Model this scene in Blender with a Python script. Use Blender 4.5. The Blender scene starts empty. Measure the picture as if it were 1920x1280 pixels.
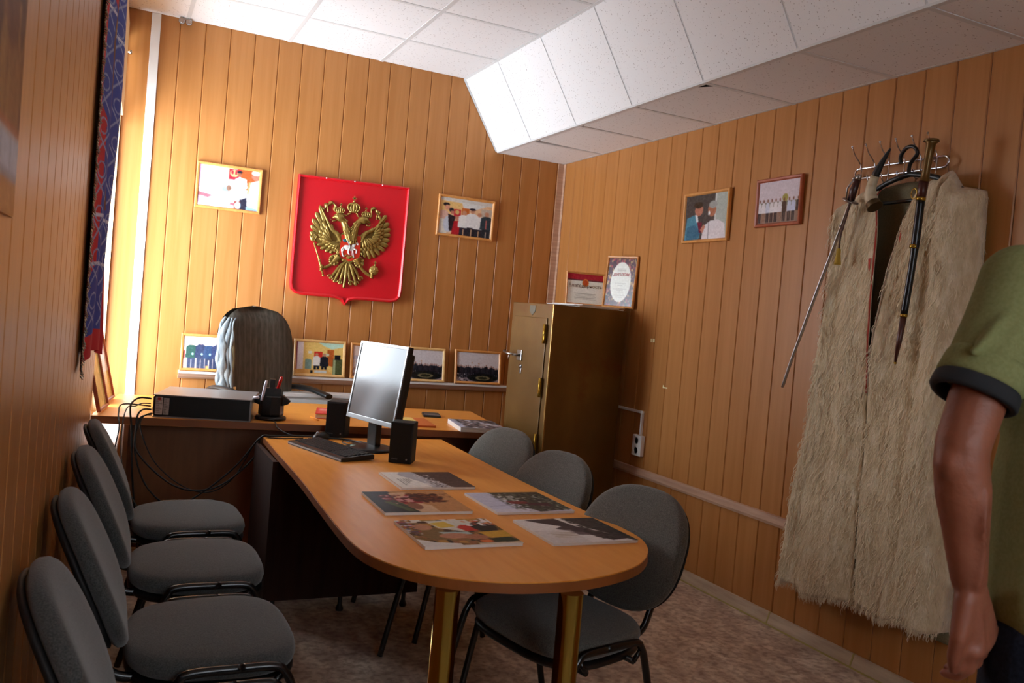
import bpy, bmesh, math, random
import numpy as np
from mathutils import Vector, Matrix, noise as mnoise
random.seed(7); rng = np.random.default_rng(7)
PI = math.pi
sc = bpy.context.scene
COL = sc.collection

# ------------------------------------------------------------------ camera, light, exposure
CAM = Vector((0, 0, 1.379))
cd = bpy.data.cameras.new('camera'); cam = bpy.data.objects.new('camera', cd); COL.objects.link(cam)
cam.matrix_world = Matrix(((0.90084531, -0.0644005, -0.42933705, CAM.x),
                           (-0.42590589, 0.06059898, -0.90273581, CAM.y),
                           (0.08415403, 0.9960825, 0.02716176, CAM.z), (0, 0, 0, 1)))
cd.sensor_width = 36; cd.lens = 30.01; cd.clip_start = 0.02; cd.clip_end = 200
cd.dof.use_dof = True; cd.dof.focus_distance = 4.6; cd.dof.aperture_fstop = 9.5
sc.camera = cam
wd = bpy.data.worlds.new('world'); sc.world = wd; wd.use_nodes = True
wd.node_tree.nodes['Background'].inputs[0].default_value = (0.82, 0.91, 1.0, 1)
wd.node_tree.nodes['Background'].inputs[1].default_value = 8.0

def area(name, loc, target, sx, sy, power, col, spread=PI):
    l = bpy.data.lights.new(name, 'AREA'); l.shape = 'RECTANGLE'; l.size = sx; l.size_y = sy
    l.energy = power; l.color = col; l.spread = spread
    o = bpy.data.objects.new(name, l); COL.objects.link(o); o.location = loc
    o.rotation_euler = (Vector(target) - Vector(loc)).to_track_quat('-Z', 'Y').to_euler()
    return o
# daylight outside the window in the left wall, an added fill for the table, and a weak fill from behind
area('daylight', (-0.90, 4.65, 1.2), (1.6, 5.4, 1.6), 1.7, 2.1, 335, (0.80, 0.90, 1.0))
area('daylight_far', (-1.5, 7.8, 2.2), (0.3, 4.2, 1.1), 2.4, 2.2, 320, (0.86, 0.93, 1.0))  # added outside the window to brighten the near end of the table
area('daylight_rear', (0.9, -1.45, 1.95), (1.4, 3.6, 0.9), 1.3, 0.9, 3.6, (0.95, 0.97, 1.0))  # weak added fill, as if through an unseen rear window
sc.view_settings.view_transform = 'Standard'; sc.view_settings.look = 'None'
sc.view_settings.gamma = 1; sc.view_settings.use_curve_mapping = False
sc.view_settings.exposure = -0.2
sc.cycles.use_denoising = True
sc.cycles.max_bounces = 10; sc.cycles.diffuse_bounces = 6; sc.cycles.glossy_bounces = 4
sc.cycles.sample_clamp_indirect = 6.0
sc.cycles.caustics_reflective = False; sc.cycles.caustics_refractive = False

# ------------------------------------------------------------------ materials
def lin(c):
    if isinstance(c, str): c = tuple(int(c[i:i+2], 16)/255 for i in (0, 2, 4))
    return tuple(x/12.92 if x <= .04045 else ((x+.055)/1.055)**2.4 for x in c)
def mat(name, col, rough=.5, metal=0, spec=.5, coat=0, **kw):
    m = bpy.data.materials.new(name); m.use_nodes = True
    b = m.node_tree.nodes['Principled BSDF']
    b.inputs['Base Color'].default_value = (*lin(col), 1); b.inputs['Roughness'].default_value = rough
    b.inputs['Metallic'].default_value = metal; b.inputs['Specular IOR Level'].default_value = spec
    b.inputs['Coat Weight'].default_value = coat
    for k, v in kw.items(): b.inputs[k.replace('_', ' ')].default_value = v
    return m
def N(m, t, **kw):
    n = m.node_tree.nodes.new(t)
    for k, v in kw.items():
        if k in n.inputs: n.inputs[k].default_value = v
        else: setattr(n, k, v)
    return n
def L(m, a, b): m.node_tree.links.new(a, b)
def noisy(name, c1, c2, scale, stretch=(1, 1, 1), rough=.5, detail=4, bump=0, c3=None, lo=.35, hi=.65, bscale=None, **kw):
    """two or three colours mixed by noise in object space, with optional bump"""
    m = mat(name, c1, rough, **kw); b = m.node_tree.nodes['Principled BSDF']
    tc = N(m, 'ShaderNodeTexCoord'); mp = N(m, 'ShaderNodeMapping'); mp.inputs['Scale'].default_value = stretch
    L(m, tc.outputs['Object'], mp.inputs[0])
    nz = N(m, 'ShaderNodeTexNoise'); nz.inputs['Scale'].default_value = scale; nz.inputs['Detail'].default_value = detail
    L(m, mp.outputs[0], nz.inputs['Vector'])
    r = N(m, 'ShaderNodeValToRGB'); e = r.color_ramp.elements
    e[0].position = lo; e[0].color = (*lin(c1), 1); e[1].position = hi; e[1].color = (*lin(c2), 1)
    if c3: x = e.new((lo+hi)/2); x.color = (*lin(c3), 1)
    L(m, nz.outputs['Fac'], r.inputs[0]); L(m, r.outputs[0], b.inputs['Base Color'])
    if bump:
        bp = N(m, 'ShaderNodeBump'); bp.inputs['Strength'].default_value = bump; bp.inputs['Distance'].default_value = .004
        src = nz
        if bscale:
            src = N(m, 'ShaderNodeTexNoise'); src.inputs['Scale'].default_value = bscale; src.inputs['Detail'].default_value = 5
            L(m, mp.outputs[0], src.inputs['Vector'])
        L(m, src.outputs['Fac'], bp.inputs['Height']); L(m, bp.outputs[0], b.inputs['Normal'])
    return m
M = {}
M['panel'] = noisy('wood_panel', 'a96f39', 'b27842', 4, (9, 9, .35), .38, 3, spec=.35)
M['groove'] = mat('panel_groove', '6e3c18', .5)
M['trim'] = noisy('trim_wood', 'b08a72', 'c29c82', 5, (.8, .8, 12), .4, 5)
M['baseb'] = noisy('baseboard_wood', 'b29a82', 'cbb79c', 6, (6, .8, 6), .35, 5)
M['joint'] = mat('baseboard_joint', 'a89a58', .4)
M['white'] = mat('white_plastic', 'e4e2de', .35)
M['sill'] = mat('white_sill', 'e9e7e2', .4)
M['cream'] = noisy('cream_window_wood', 'd9bd8c', 'e4cc9e', 5, (6, 6, .6), .4, 5)
M['desk'] = noisy('beech_laminate', 'd88c34', 'e0963f', 4, (1.2, 9, 1), .36, 6, c3='dc9139', spec=.4)
M['table'] = noisy('beech_laminate_long', 'e69638', 'eea246', 4, (9, 1.1, 1), .42, 6, c3='ea9c40', spec=.35)
M['deskside'] = noisy('walnut_edge', '8a4e24', '98582a', 4, (1, 6, 1), .4, 5)
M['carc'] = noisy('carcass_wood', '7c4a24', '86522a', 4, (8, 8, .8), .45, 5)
M['brass'] = mat('polished_brass', '8e7232', .12, 1)
M['fabric'] = noisy('grey_fabric', '3c3e3e', '565856', 300, (1, 1, 1), .95, 3, bump=.25, spec=.15, Sheen_Weight=.25)  # chair fabric with the dimness of the left row put into its colour
M['fabricR'] = noisy('grey_fabric_worn', '565652', '74746e', 300, (1, 1, 1), .95, 3, bump=.25, spec=.15, Sheen_Weight=.25)  # same fabric, coloured lighter for the better-lit right row
M['black'] = mat('black_plastic', '141414', .38)
M['blackm'] = mat('black_metal', '0e0e10', .25, 0, .6)
M['matt'] = mat('black_matt', '121212', .7)
M['silver'] = mat('silver_plastic', '9a9c9e', .35, .6)
M['chrome'] = mat('chrome', 'd0d2d6', .12, 1)
M['steel'] = mat('steel', 'a8a4a0', .28, 1)
M['paper'] = mat('paper', 'e8e6e0', .6)
M['cable'] = mat('cable_black', '101010', .5)
M['cableg'] = mat('cable_grey', '5a5a54', .5)
M['red'] = mat('red_lacquer', 'c81420', .32)
M['gold'] = mat('gold_paint', '94793c', .27, .6)
M['gold2'] = mat('gold_paint_light', 'a88c4a', .27, .6)
M['frame'] = noisy('frame_wood', 'c48340', 'd49552', 5, (6, 6, 6), .4, 4)
M['framel'] = noisy('frame_wood_light', 'd9ac6a', 'e6bd80', 5, (6, 6, 6), .4, 4)
M['framer'] = noisy('frame_wood_red', '9c4a2c', 'ac5836', 5, (6, 6, 6), .4, 4)
M['skin'] = noisy('skin', '7e4630', '90543c', 14, (1, 1, 1), .55, 5, bump=.45, bscale=60, Subsurface_Weight=.06)
M['hair'] = noisy('hair_grey', '3c3834', '5a544e', 60, (1, 1, .1), .8, 3)
M['shirt'] = noisy('shirt_green', '74764a', '7e8054', 180, (1, 1, 1), .9, 3, bump=.15, spec=.2)
M['cuff'] = mat('shirt_cuff', '15161a', .85)
M['jeans'] = noisy('jeans', '171c28', '222a3a', 160, (1, 1, 1), .9, 3, bump=.2, spec=.2)
M['void'] = mat('ceiling_void', '1a1614', .9)
M['tape'] = mat('tape', 'e6d8a8', .4)

def glass_mat():
    m = bpy.data.materials.new('window_glass'); m.use_nodes = True; nt = m.node_tree
    nt.nodes.remove(nt.nodes['Principled BSDF']); o = nt.nodes['Material Output']
    t = N(m, 'ShaderNodeBsdfTransparent'); g = N(m, 'ShaderNodeBsdfGlossy'); g.inputs['Roughness'].default_value = .02
    mx = N(m, 'ShaderNodeMixShader'); mx.inputs[0].default_value = .06
    L(m, t.outputs[0], mx.inputs[1]); L(m, g.outputs[0], mx.inputs[2]); L(m, mx.outputs[0], o.inputs[0])
    return m
M['glass'] = glass_mat()

def print_mat(name, rough, spec=.3):
    m = mat(name, 'ffffff', rough, spec=spec); a = N(m, 'ShaderNodeAttribute'); a.attribute_name = 'Col'
    L(m, a.outputs['Color'], m.node_tree.nodes['Principled BSDF'].inputs['Base Color']); return m
M['print'] = print_mat('printed_photo', .2); M['printm'] = print_mat('printed_paper', .5, .12); M['cloth'] = print_mat('printed_cloth', .75)

def tile_mat():
    m = mat('ceiling_tile', 'e8e8e8', .85, spec=.2); b = m.node_tree.nodes['Principled BSDF']
    tc = N(m, 'ShaderNodeTexCoord')
    w = N(m, 'ShaderNodeTexNoise'); w.inputs['Scale'].default_value = 22; w.inputs['Detail'].default_value = 2
    L(m, tc.outputs['Object'], w.inputs['Vector'])
    mx = N(m, 'ShaderNodeMixRGB'); mx.blend_type = 'ADD'; mx.inputs[0].default_value = .03
    L(m, tc.outputs['Object'], mx.inputs[1]); L(m, w.outputs['Color'], mx.inputs[2])
    mp = N(m, 'ShaderNodeMapping'); mp.inputs['Scale'].default_value = (34, 80, 80); L(m, mx.outputs[0], mp.inputs[0])
    v = N(m, 'ShaderNodeTexVoronoi'); v.inputs['Scale'].default_value = 1.0; L(m, mp.outputs[0], v.inputs['Vector'])
    r = N(m, 'ShaderNodeValToRGB'); e = r.color_ramp.elements
    e[0].position = .13; e[0].color = (*lin('a39c98'), 1); e[1].position = .17; e[1].color = (*lin('ebebeb'), 1)
    L(m, v.outputs['Distance'], r.inputs[0]); L(m, r.outputs[0], b.inputs['Base Color'])
    return m
M['tile'] = tile_mat()
M['runner'] = mat('ceiling_runner', 'd6d8d8', .45)

def floor_mat():
    m = noisy('floor_vinyl', 'b09a88', 'e0d0bc', 9, (1.6, .8, 1), .42, 8, c3='c8b29e', lo=.36, hi=.62)
    b = m.node_tree.nodes['Principled BSDF']; old = b.inputs['Base Color'].links[0].from_socket
    tc = N(m, 'ShaderNodeTexCoord'); n = N(m, 'ShaderNodeTexNoise'); n.inputs['Scale'].default_value = 34; n.inputs['Detail'].default_value = 6
    L(m, tc.outputs['Object'], n.inputs['Vector'])
    r = N(m, 'ShaderNodeValToRGB'); e = r.color_ramp.elements; e[0].position = .38; e[0].color = (.55, .47, .42, 1); e[1].position = .56; e[1].color = (1, 1, 1, 1)
    L(m, n.outputs['Fac'], r.inputs[0])
    mx = N(m, 'ShaderNodeMixRGB'); mx.blend_type = 'MULTIPLY'; mx.inputs[0].default_value = .8
    L(m, old, mx.inputs[1]); L(m, r.outputs[0], mx.inputs[2]); L(m, mx.outputs[0], b.inputs['Base Color'])
    return m
M['floor'] = floor_mat()
def brass_sheet():
    m = noisy('bronze_paint', '654619', '7a5a2a', 3.2, (1, 1, .8), .36, 6, c3='6e4e22', metal=.2, spec=.5)
    b = m.node_tree.nodes['Principled BSDF']
    old = b.inputs['Base Color'].links[0].from_socket
    tc = N(m, 'ShaderNodeTexCoord'); n = N(m, 'ShaderNodeTexNoise'); n.inputs['Scale'].default_value = 2.3; n.inputs['Detail'].default_value = 7; n.inputs['Roughness'].default_value = .7
    L(m, tc.outputs['Object'], n.inputs['Vector'])
    r = N(m, 'ShaderNodeValToRGB'); e = r.color_ramp.elements; e[0].position = .56; e[0].color = (0, 0, 0, 1); e[1].position = .72; e[1].color = (1, 1, 1, 1)
    L(m, n.outputs['Fac'], r.inputs[0])
    mx = N(m, 'ShaderNodeMixRGB'); mx.inputs[2].default_value = (*lin('703410'), 1)
    L(m, r.outputs[0], mx.inputs[0]); L(m, old, mx.inputs[1]); L(m, mx.outputs[0], b.inputs['Base Color'])
    return m
M['safe'] = brass_sheet()

# ------------------------------------------------------------------ mesh helpers
class MB:
    def __init__(s): s.v = []; s.f = []; s.mi = []; s.sm = []; s.M = Matrix.Identity(4)
    def add(s, vs, fs, mi=0, smooth=False):
        n = len(s.v); s.v += [tuple(s.M @ Vector(v)) for v in vs]
        for f in fs: s.f.append([n+i for i in f]); s.mi.append(mi); s.sm.append(smooth)
    def box(s, x0, x1, y0, y1, z0, z1, mi=0, b=0):
        if x0 > x1: x0, x1 = x1, x0
        if y0 > y1: y0, y1 = y1, y0
        if z0 > z1: z0, z1 = z1, z0
        if not b:
            vs = [(x, y, z) for x in (x0, x1) for y in (y0, y1) for z in (z0, z1)]
            s.add(vs, [(0, 1, 3, 2), (4, 6, 7, 5), (0, 4, 5, 1), (2, 3, 7, 6), (0, 2, 6, 4), (1, 5, 7, 3)], mi); return
        bm = bmesh.new(); bmesh.ops.create_cube(bm, size=1)
        for v in bm.verts: v.co = Vector(((x0+x1)/2+v.co.x*(x1-x0), (y0+y1)/2+v.co.y*(y1-y0), (z0+z1)/2+v.co.z*(z1-z0)))
        bmesh.ops.bevel(bm, geom=bm.edges[:], offset=b, segments=2, affect='EDGES', profile=.6)
        s.bm(bm, mi)
    def bm(s, bm, mi=0, smooth=False):
        bm.verts.index_update()
        s.add([v.co[:] for v in bm.verts], [[v.index for v in f.verts] for f in bm.faces], mi, smooth); bm.free()
    def prism(s, pts, z0, z1, mi=0, mside=None, axis='z'):
        n = len(pts)
        def P(p, z): return (p[0], p[1], z) if axis == 'z' else ((p[0], z, p[1]) if axis == 'y' else (z, p[0], p[1]))
        vs = [P(p, z0) for p in pts] + [P(p, z1) for p in pts]
        s.add(vs, [list(range(n))[::-1], [n+i for i in range(n)]], mi)
        s.add(vs, [(i, (i+1) % n, n+(i+1) % n, n+i) for i in range(n)], mi if mside is None else mside)
    def tube(s, pts, r, seg=8, mi=0, caps=True, sx=1):
        pts = [Vector(p) for p in pts]; n = len(pts)
        rs = r if isinstance(r, (list, tuple)) else [r]*n
        vs = []; up = None
        for i, p in enumerate(pts):
            t = (pts[min(i+1, n-1)]-pts[max(i-1, 0)]).normalized()
            if up is None:
                up = Vector((0, 0, 1)) if abs(t.z) < .9 else Vector((1, 0, 0))
            a = t.cross(up)
            if a.length < 1e-5: a = t.orthogonal()
            a.normalize(); b = a.cross(t).normalized(); up = b
            for k in range(seg):
                q = 2*PI*k/seg; vs.append(p + a*math.cos(q)*rs[i]*sx + b*math.sin(q)*rs[i])
        fs = [(i*seg+k, i*seg+(k+1) % seg, (i+1)*seg+(k+1) % seg, (i+1)*seg+k) for i in range(n-1) for k in range(seg)]
        s.add(vs, fs, mi, True)
        if caps: s.add(vs[:seg], [list(range(seg))[::-1]], mi); s.add(vs[-seg:], [list(range(seg))], mi)
    def lathe(s, prof, seg=24, mi=0, c=(0, 0, 0), axis='z', smooth=True):
        vs = []
        for (r, z) in prof:
            for k in range(seg):
                a = 2*PI*k/seg; x, y = r*math.cos(a), r*math.sin(a)
                p = (x, y, z) if axis == 'z' else ((z, x, y) if axis == 'x' else (x, z, y))
                vs.append((p[0]+c[0], p[1]+c[1], p[2]+c[2]))
        n = len(prof)
        s.add(vs, [(i*seg+k, i*seg+(k+1) % seg, (i+1)*seg+(k+1) % seg, (i+1)*seg+k) for i in range(n-1) for k in range(seg)], mi, smooth)
        if prof[0][0] > 1e-6: s.add(vs[:seg], [list(range(seg))[::-1]], mi)
        if prof[-1][0] > 1e-6: s.add(vs[-seg:], [list(range(seg))], mi)
    def ell(s, c, r, seg=12, rings=8, mi=0, rot=None):
        R = rot or Matrix.Identity(3); vs = []
        for i in range(rings+1):
            t = PI*i/rings
            for k in range(seg):
                a = 2*PI*k/seg
                vs.append(Vector(c)+R @ Vector((r[0]*math.sin(t)*math.cos(a), r[1]*math.sin(t)*math.sin(a), r[2]*math.cos(t))))
        s.add(vs, [(i*seg+k, i*seg+(k+1) % seg, (i+1)*seg+(k+1) % seg, (i+1)*seg+k) for i in range(rings) for k in range(seg)], mi, True)
    def grid(s, fn, nu, nv, mi=0, smooth=True):
        vs = [fn(i/nu, j/nv) for j in range(nv+1) for i in range(nu+1)]
        s.add(vs, [(j*(nu+1)+i, j*(nu+1)+i+1, (j+1)*(nu+1)+i+1, (j+1)*(nu+1)+i) for j in range(nv) for i in range(nu)], mi, smooth)
    def build(s, name, mats, parent=None, loc=None, rot=None, fix=True):
        me = bpy.data.meshes.new(name); me.from_pydata(s.v, [], s.f)
        mats = mats if isinstance(mats, (list, tuple)) else [mats]
        for m in mats: me.materials.append(m)
        me.polygons.foreach_set('material_index', s.mi); me.polygons.foreach_set('use_smooth', s.sm)
        if fix:
            bm = bmesh.new(); bm.from_mesh(me); bmesh.ops.remove_doubles(bm, verts=bm.verts, dist=1e-6)
            bmesh.ops.recalc_face_normals(bm, faces=bm.faces); bm.to_mesh(me); bm.free()
        o = bpy.data.objects.new(name, me); COL.objects.link(o)
        if parent: o.parent = parent
        if loc: o.location = loc
        if rot: o.rotation_euler = rot
        return o
def tag(o, label, cat, group=None, kind=None):
    if label: o['label'] = label
    if cat: o['category'] = cat
    if group: o['group'] = group
    if kind: o['kind'] = kind
    return o
def thing(name, label, cat, loc=(0, 0, 0), rz=0, group=None, rot=None):
    o = bpy.data.objects.new(name, None); o.empty_display_size = .1; COL.objects.link(o)
    o.location = loc; o.rotation_euler = rot or (0, 0, rz)
    return tag(o, label, cat, group)
def struct(o): o['kind'] = 'structure'; return o
def copy_tree(o, parent=None):
    c = o.copy(); COL.objects.link(c)
    if parent: c.parent = parent
    for ch in [x for x in bpy.data.objects if x.parent == o]: copy_tree(ch, c)
    return c
def spline(pts, n=8, closed=False):
    P = [Vector(p) for p in pts]; k = len(P); out = []
    rngi = range(k if closed else k-1)
    for i in rngi:
        g = (lambda j: P[j % k]) if closed else (lambda j: P[min(max(j, 0), k-1)])
        a, b, c, d = g(i-1), g(i), g(i+1), g(i+2)
        for t in range(n):
            t /= n
            out.append(.5*((2*b)+(c-a)*t+(2*a-5*b+4*c-d)*t*t+(-a+3*b-3*c+d)*t**3))
    if not closed: out.append(P[-1])
    return out
def text_mesh(s, size, name, m, parent, M4, extrude=.0002, align='CENTER'):
    cu = bpy.data.curves.new('txt', 'FONT'); cu.body = s; cu.size = size; cu.align_x = align; cu.align_y = 'CENTER'; cu.extrude = extrude
    cu.resolution_u = 3
    t = bpy.data.objects.new('txt', cu); COL.objects.link(t)
    dg = bpy.context.evaluated_depsgraph_get(); me = bpy.data.meshes.new_from_object(t.evaluated_get(dg))
    bpy.data.objects.remove(t); bpy.data.curves.remove(cu)
    me.materials.clear(); me.materials.append(m); me.name = name
    o = bpy.data.objects.new(name, me); COL.objects.link(o); o.parent = parent; o.matrix_local = M4
    return o
UP = Matrix.Rotation(PI/2, 4, 'X')   # text standing up, facing -Y

# ------------------------------------------------------------------ painted prints
class Cv:
    def __init__(s, w, h, bg):
        s.w, s.h = w, h; s.a = np.zeros((h, w, 3)); s.a[:] = s.c(bg)
        s.X, s.Y = np.meshgrid((np.arange(w)+.5)/w, (np.arange(h)+.5)/h)   # u right, v DOWN
    def c(s, c): return np.array([int(c[i:i+2], 16)/255 for i in (0, 2, 4)])
    def put(s, m, c, al=1): s.a[m] = s.a[m]*(1-al)+s.c(c)*al; return s
    def rect(s, x0, y0, x1, y1, c, al=1): return s.put((s.X >= x0) & (s.X < x1) & (s.Y >= y0) & (s.Y < y1), c, al)
    def ell(s, x, y, rx, ry, c, al=1): return s.put(((s.X-x)/rx)**2+((s.Y-y)/ry)**2 < 1, c, al)
    def ring(s, x, y, rx, ry, th, c):
        d = np.sqrt(((s.X-x)/rx)**2+((s.Y-y)/ry)**2); return s.put(abs(d-1) < th, c)
    def poly(s, pts, c, al=1):
        m = np.zeros((s.h, s.w), bool); n = len(pts)
        for i in range(n):
            (x1, y1), (x2, y2) = pts[i], pts[(i+1) % n]
            if y1 == y2: continue
            cr = ((y1 > s.Y) != (y2 > s.Y)) & (s.X < (x2-x1)*(s.Y-y1)/(y2-y1)+x1); m ^= cr
        return s.put(m, c, al)
    def line(s, x1, y1, x2, y2, th, c, al=1):
        d = np.array([x2-x1, y2-y1]); l2 = (d**2).sum()+1e-9
        t = np.clip(((s.X-x1)*d[0]+(s.Y-y1)*d[1])/l2, 0, 1)
        return s.put(np.hypot(s.X-x1-t*d[0], s.Y-y1-t*d[1]) < th, c, al)
    def speck(s, x0, y0, x1, y1, cols, n, r=.012, seed=1):
        g = np.random.default_rng(seed)
        for i in range(n):
            s.ell(g.uniform(x0, x1), g.uniform(y0, y1), r*g.uniform(.5, 1.6), r*g.uniform(.5, 1.6), cols[g.integers(len(cols))])
        return s
    def man(s, x, y, h, top, leg='23222c', head='b98468', cap=None, w=None):
        """small standing figure, feet at y, height h"""
        w = w or h*.17*s.h/s.w
        s.rect(x-w*.75, y-h*.48, x-w*.08, y, leg); s.rect(x+w*.08, y-h*.48, x+w*.75, y, leg); s.rect(x-w*.7, y-h*.5, x+w*.7, y-h*.36, leg)
        s.poly([(x-w, y-h*.8), (x-w*.4, y-h*.86), (x+w*.4, y-h*.86), (x+w, y-h*.8), (x+w*1.15, y-h*.42), (x-w*1.15, y-h*.42)], top)
        s.ell(x, y-h*.93, w*.42, h*.075, head)
        if cap: s.ell(x, y-h*.985, w*.55, h*.035, cap)
        return s
def fill_colors(me, cols):
    at = me.color_attributes.new('Col', 'FLOAT_COLOR', 'POINT')
    l = np.where(cols <= .04045, cols/12.92, ((cols+.055)/1.055)**2.4)
    a = np.ones((len(l), 4), np.float32); a[:, :3] = l; at.data.foreach_set('color', a.ravel())
def print_obj(name, cv, w, h, m, parent=None, flat=False, y=0, soft=True):
    """a flat print w x h; standing in local XZ facing -Y, bottom centre at origin; or lying flat, centred"""
    if soft:      # the softness and grain of a real print
        a = cv.a
        for _ in range(2):
            p = np.pad(a, ((1, 1), (1, 1), (0, 0)), 'edge'); a = (p[1:-1, 1:-1]*4+p[:-2, 1:-1]+p[2:, 1:-1]+p[1:-1, :-2]+p[1:-1, 2:])/8
        g = np.random.default_rng(cv.w*cv.h+int(a.sum()*10) % 997); lo = g.normal(0, 1, (cv.h//4+2, cv.w//4+2, 3)); lo = np.repeat(np.repeat(lo, 4, 0), 4, 1)[:cv.h, :cv.w]
        cv.a = np.clip(a+lo.mean(2, keepdims=True)*.022+g.normal(0, .016, (cv.h, cv.w, 1)), 0, 1)
    V = (cv.Y*cv.h-.5)/(cv.h-1)
    x = ((cv.X*cv.w-.5)/(cv.w-1)-.5)*w
    if flat: vs = np.stack([x, (.5-V)*h, np.full_like(x, y)], -1)
    else: vs = np.stack([x, np.full_like(x, y), (1-V)*h], -1)
    W, H = cv.w, cv.h
    i, j = np.meshgrid(np.arange(W-1), np.arange(H-1)); a = (j*W+i).ravel()
    fs = np.stack([a, a+W, a+W+1, a+1], -1)
    me = bpy.data.meshes.new(name); me.from_pydata(vs.reshape(-1, 3).tolist(), [], fs.tolist()); me.materials.append(m)
    fill_colors(me, cv.a.reshape(-1, 3))
    o = bpy.data.objects.new(name, me); COL.objects.link(o)
    if parent: o.parent = parent
    return o
def moulding(W, H, t, d, bev=.004):
    """mitred rectangular frame, standing, back at y=0, front at y=-d, bottom centre at origin"""
    b = MB()
    def ring(ins, y): return [(-W/2+ins, y, ins), (W/2-ins, y, ins), (W/2-ins, y, H-ins), (-W/2+ins, y, H-ins)]
    rs = [ring(0, 0), ring(0, -d+bev), ring(bev, -d), ring(t*.7, -d*.92), ring(t, -d*.55), ring(t, 0)]
    vs = [p for r in rs for p in r]; n = len(rs)
    b.add(vs, [(i*4+k, i*4+(k+1) % 4, ((i+1) % n)*4+(k+1) % 4, ((i+1) % n)*4+k) for i in range(n) for k in range(4)])
    return b
def photo_frame(cv, W, H, label, cat, m, loc, rz=0, lean=0, group=None, t=.018, d=.018, name='photo_frame', roll=0):
    o = thing(name, label, cat, loc, group=group, rot=(lean, roll, rz))
    moulding(W, H, t, d).build('frame', m, o)
    p = print_obj('photo', cv, W-2*t+.004, H-2*t+.004, M['print'], o, y=-d*.5); p.location.z = t-.002
    b = MB(); b.box(-W/2+.004, W/2-.004, -.004, -.0005, .004, H-.004); b.build('backing_board', M['matt'], o)
    return o
# ------------------------------------------------------------------ the room
D, RW, CH, BH, P = 5.681, 3.013, 3.033, 2.561, .148
LA, LB = -.19, .033                      # left wall: x = LA + LB*y
LANG = math.atan(LB); LCOS = math.cos(LANG)
def wl(y): return LA+LB*y
def panel_wall(name, length, H, phase, M4, hole=None):
    """boards of width P with a V groove between them; local x along the wall, z up, y = 0 the face, room on -y"""
    b = MB(); b.M = M4; g = .0052; dp = .0045
    xs = []; x = phase-P*math.ceil(phase/P)
    while x < length+P:
        xs += [(x-g, 0), (x-.0009, dp), (x+.0009, dp), (x+g, 0)]; x += P
    pts = [(x, y) for x, y in xs if 0 <= x <= length]
    pts = [(0, 0)]+pts+[(length, 0)]
    if hole:
        h0, h1, z0, z1 = hole
        pts = [p for p in pts if not (abs(p[0]-h0) < .006 or abs(p[0]-h1) < .006)] + [(h0, 0), (h1, 0)]; pts.sort()
    for (xa, ya), (xb, yb) in zip(pts, pts[1:]):
        spans = [(0, H)]
        if hole and xa >= h0-1e-6 and xb <= h1+1e-6: spans = [(0, z0), (z1, H)]
        for a, c in spans:
            if c-a < 1e-4: continue
            mi = 1 if (ya > 0 and yb > 0) else 0
            b.add([(xa, ya, a), (xb, yb, a), (xb, yb, c), (xa, ya, c)], [(0, 1, 2, 3)], mi)
    # body behind
    for a, c, z0_, z1_ in ([(0, length, 0, H)] if not hole else [(0, hole[0], 0, H), (hole[1], length, 0, H), (hole[0], hole[1], 0, hole[2]), (hole[0], hole[1], hole[3], H)]):
        if c-a > 1e-4 and z1_-z0_ > 1e-4:
            b.add([(x_, y_, z_) for x_ in (a, c) for y_ in (.006, .14) for z_ in (z0_, z1_)], [(0, 1, 3, 2), (4, 6, 7, 5), (0, 4, 5, 1), (2, 3, 7, 6), (0, 2, 6, 4), (1, 5, 7, 3)], 0)
    return struct(b.build(name, [M['panel'], M['groove']], fix=False))
panel_wall('wall_back', RW+.25, CH+.15, .44+.1, Matrix.Translation((-.1, D, 0)))
RM = Matrix.Translation((RW, D, 0)) @ Matrix.Rotation(-PI/2, 4, 'Z')
panel_wall('wall_right', D+1.2, CH+.1, D-2.695, RM)
LM = Matrix.Translation((LA-1.2*LB, -1.2, 0)) @ Matrix.Rotation(PI/2-LANG, 4, 'Z')
def ls(y): return (y+1.2)/LCOS
WY0, WY1, WZ0, WZ1 = 4.56, 5.655, .62, 2.86
panel_wall('wall_left', ls(D+.02), CH+.1, .05, LM, (ls(WY0), ls(WY1), WZ0, WZ1))
BM = Matrix.Translation((RW+.1, -1.2, 0)) @ Matrix.Rotation(PI, 4, 'Z')
panel_wall('wall_rear', RW+.5, CH+.1, .05, BM, (1.55, 2.85, 1.1, 2.4))
b = MB(); b.box(-.5, RW+.2, -1.4, D+.2, -.08, 0); struct(b.build('floor', M['floor']))
# main ceiling: tiles 0.6 m with runners between, seams measured from the bulkhead edge
XC, XB = 2.168, 2.459
b = MB(); ys = [D, 5.127]; y = 5.127
while y > -1.3: y -= .606; ys.append(y)
xs = [XC]
while xs[-1] > -.4: xs.append(xs[-1]-.6126)
def tile(b, p00, p10, p11, p01, th, nrm, gap=.008, mi=0, drop=0):
    p = [Vector(q) for q in (p00, p10, p11, p01)]; c = sum(p, Vector())/4
    q = [x+(c-x).normalized()*gap*1.3+Vector(nrm)*(-.004) for x in p]
    q2 = [x+Vector(nrm)*th for x in q]
    b.add(q+q2, [(0, 1, 2, 3), (4, 7, 6, 5), (0, 4, 5, 1), (1, 5, 6, 2), (2, 6, 7, 3), (3, 7, 4, 0)], mi)
for j in range(len(ys)-1):
    for i in range(len(xs)-1):
        tile(b, (xs[i+1], ys[j+1], CH), (xs[i], ys[j+1], CH), (xs[i], ys[j], CH), (xs[i+1], ys[j], CH), .012, (0, 0, 1))
b.box(-.6, XC+.02, -1.4, D+.15, CH+.02, CH+.1, 1)
ceil = struct(b.build('ceiling', [M['tile'], M['void']]))
b = MB()
for y in ys[1:]: b.box(-.5, XC, y-.012, y+.012, CH-.006, CH+.012)
for x in xs: b.box(x-.012, x+.012, -1.3, D, CH-.007, CH+.011)
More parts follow.
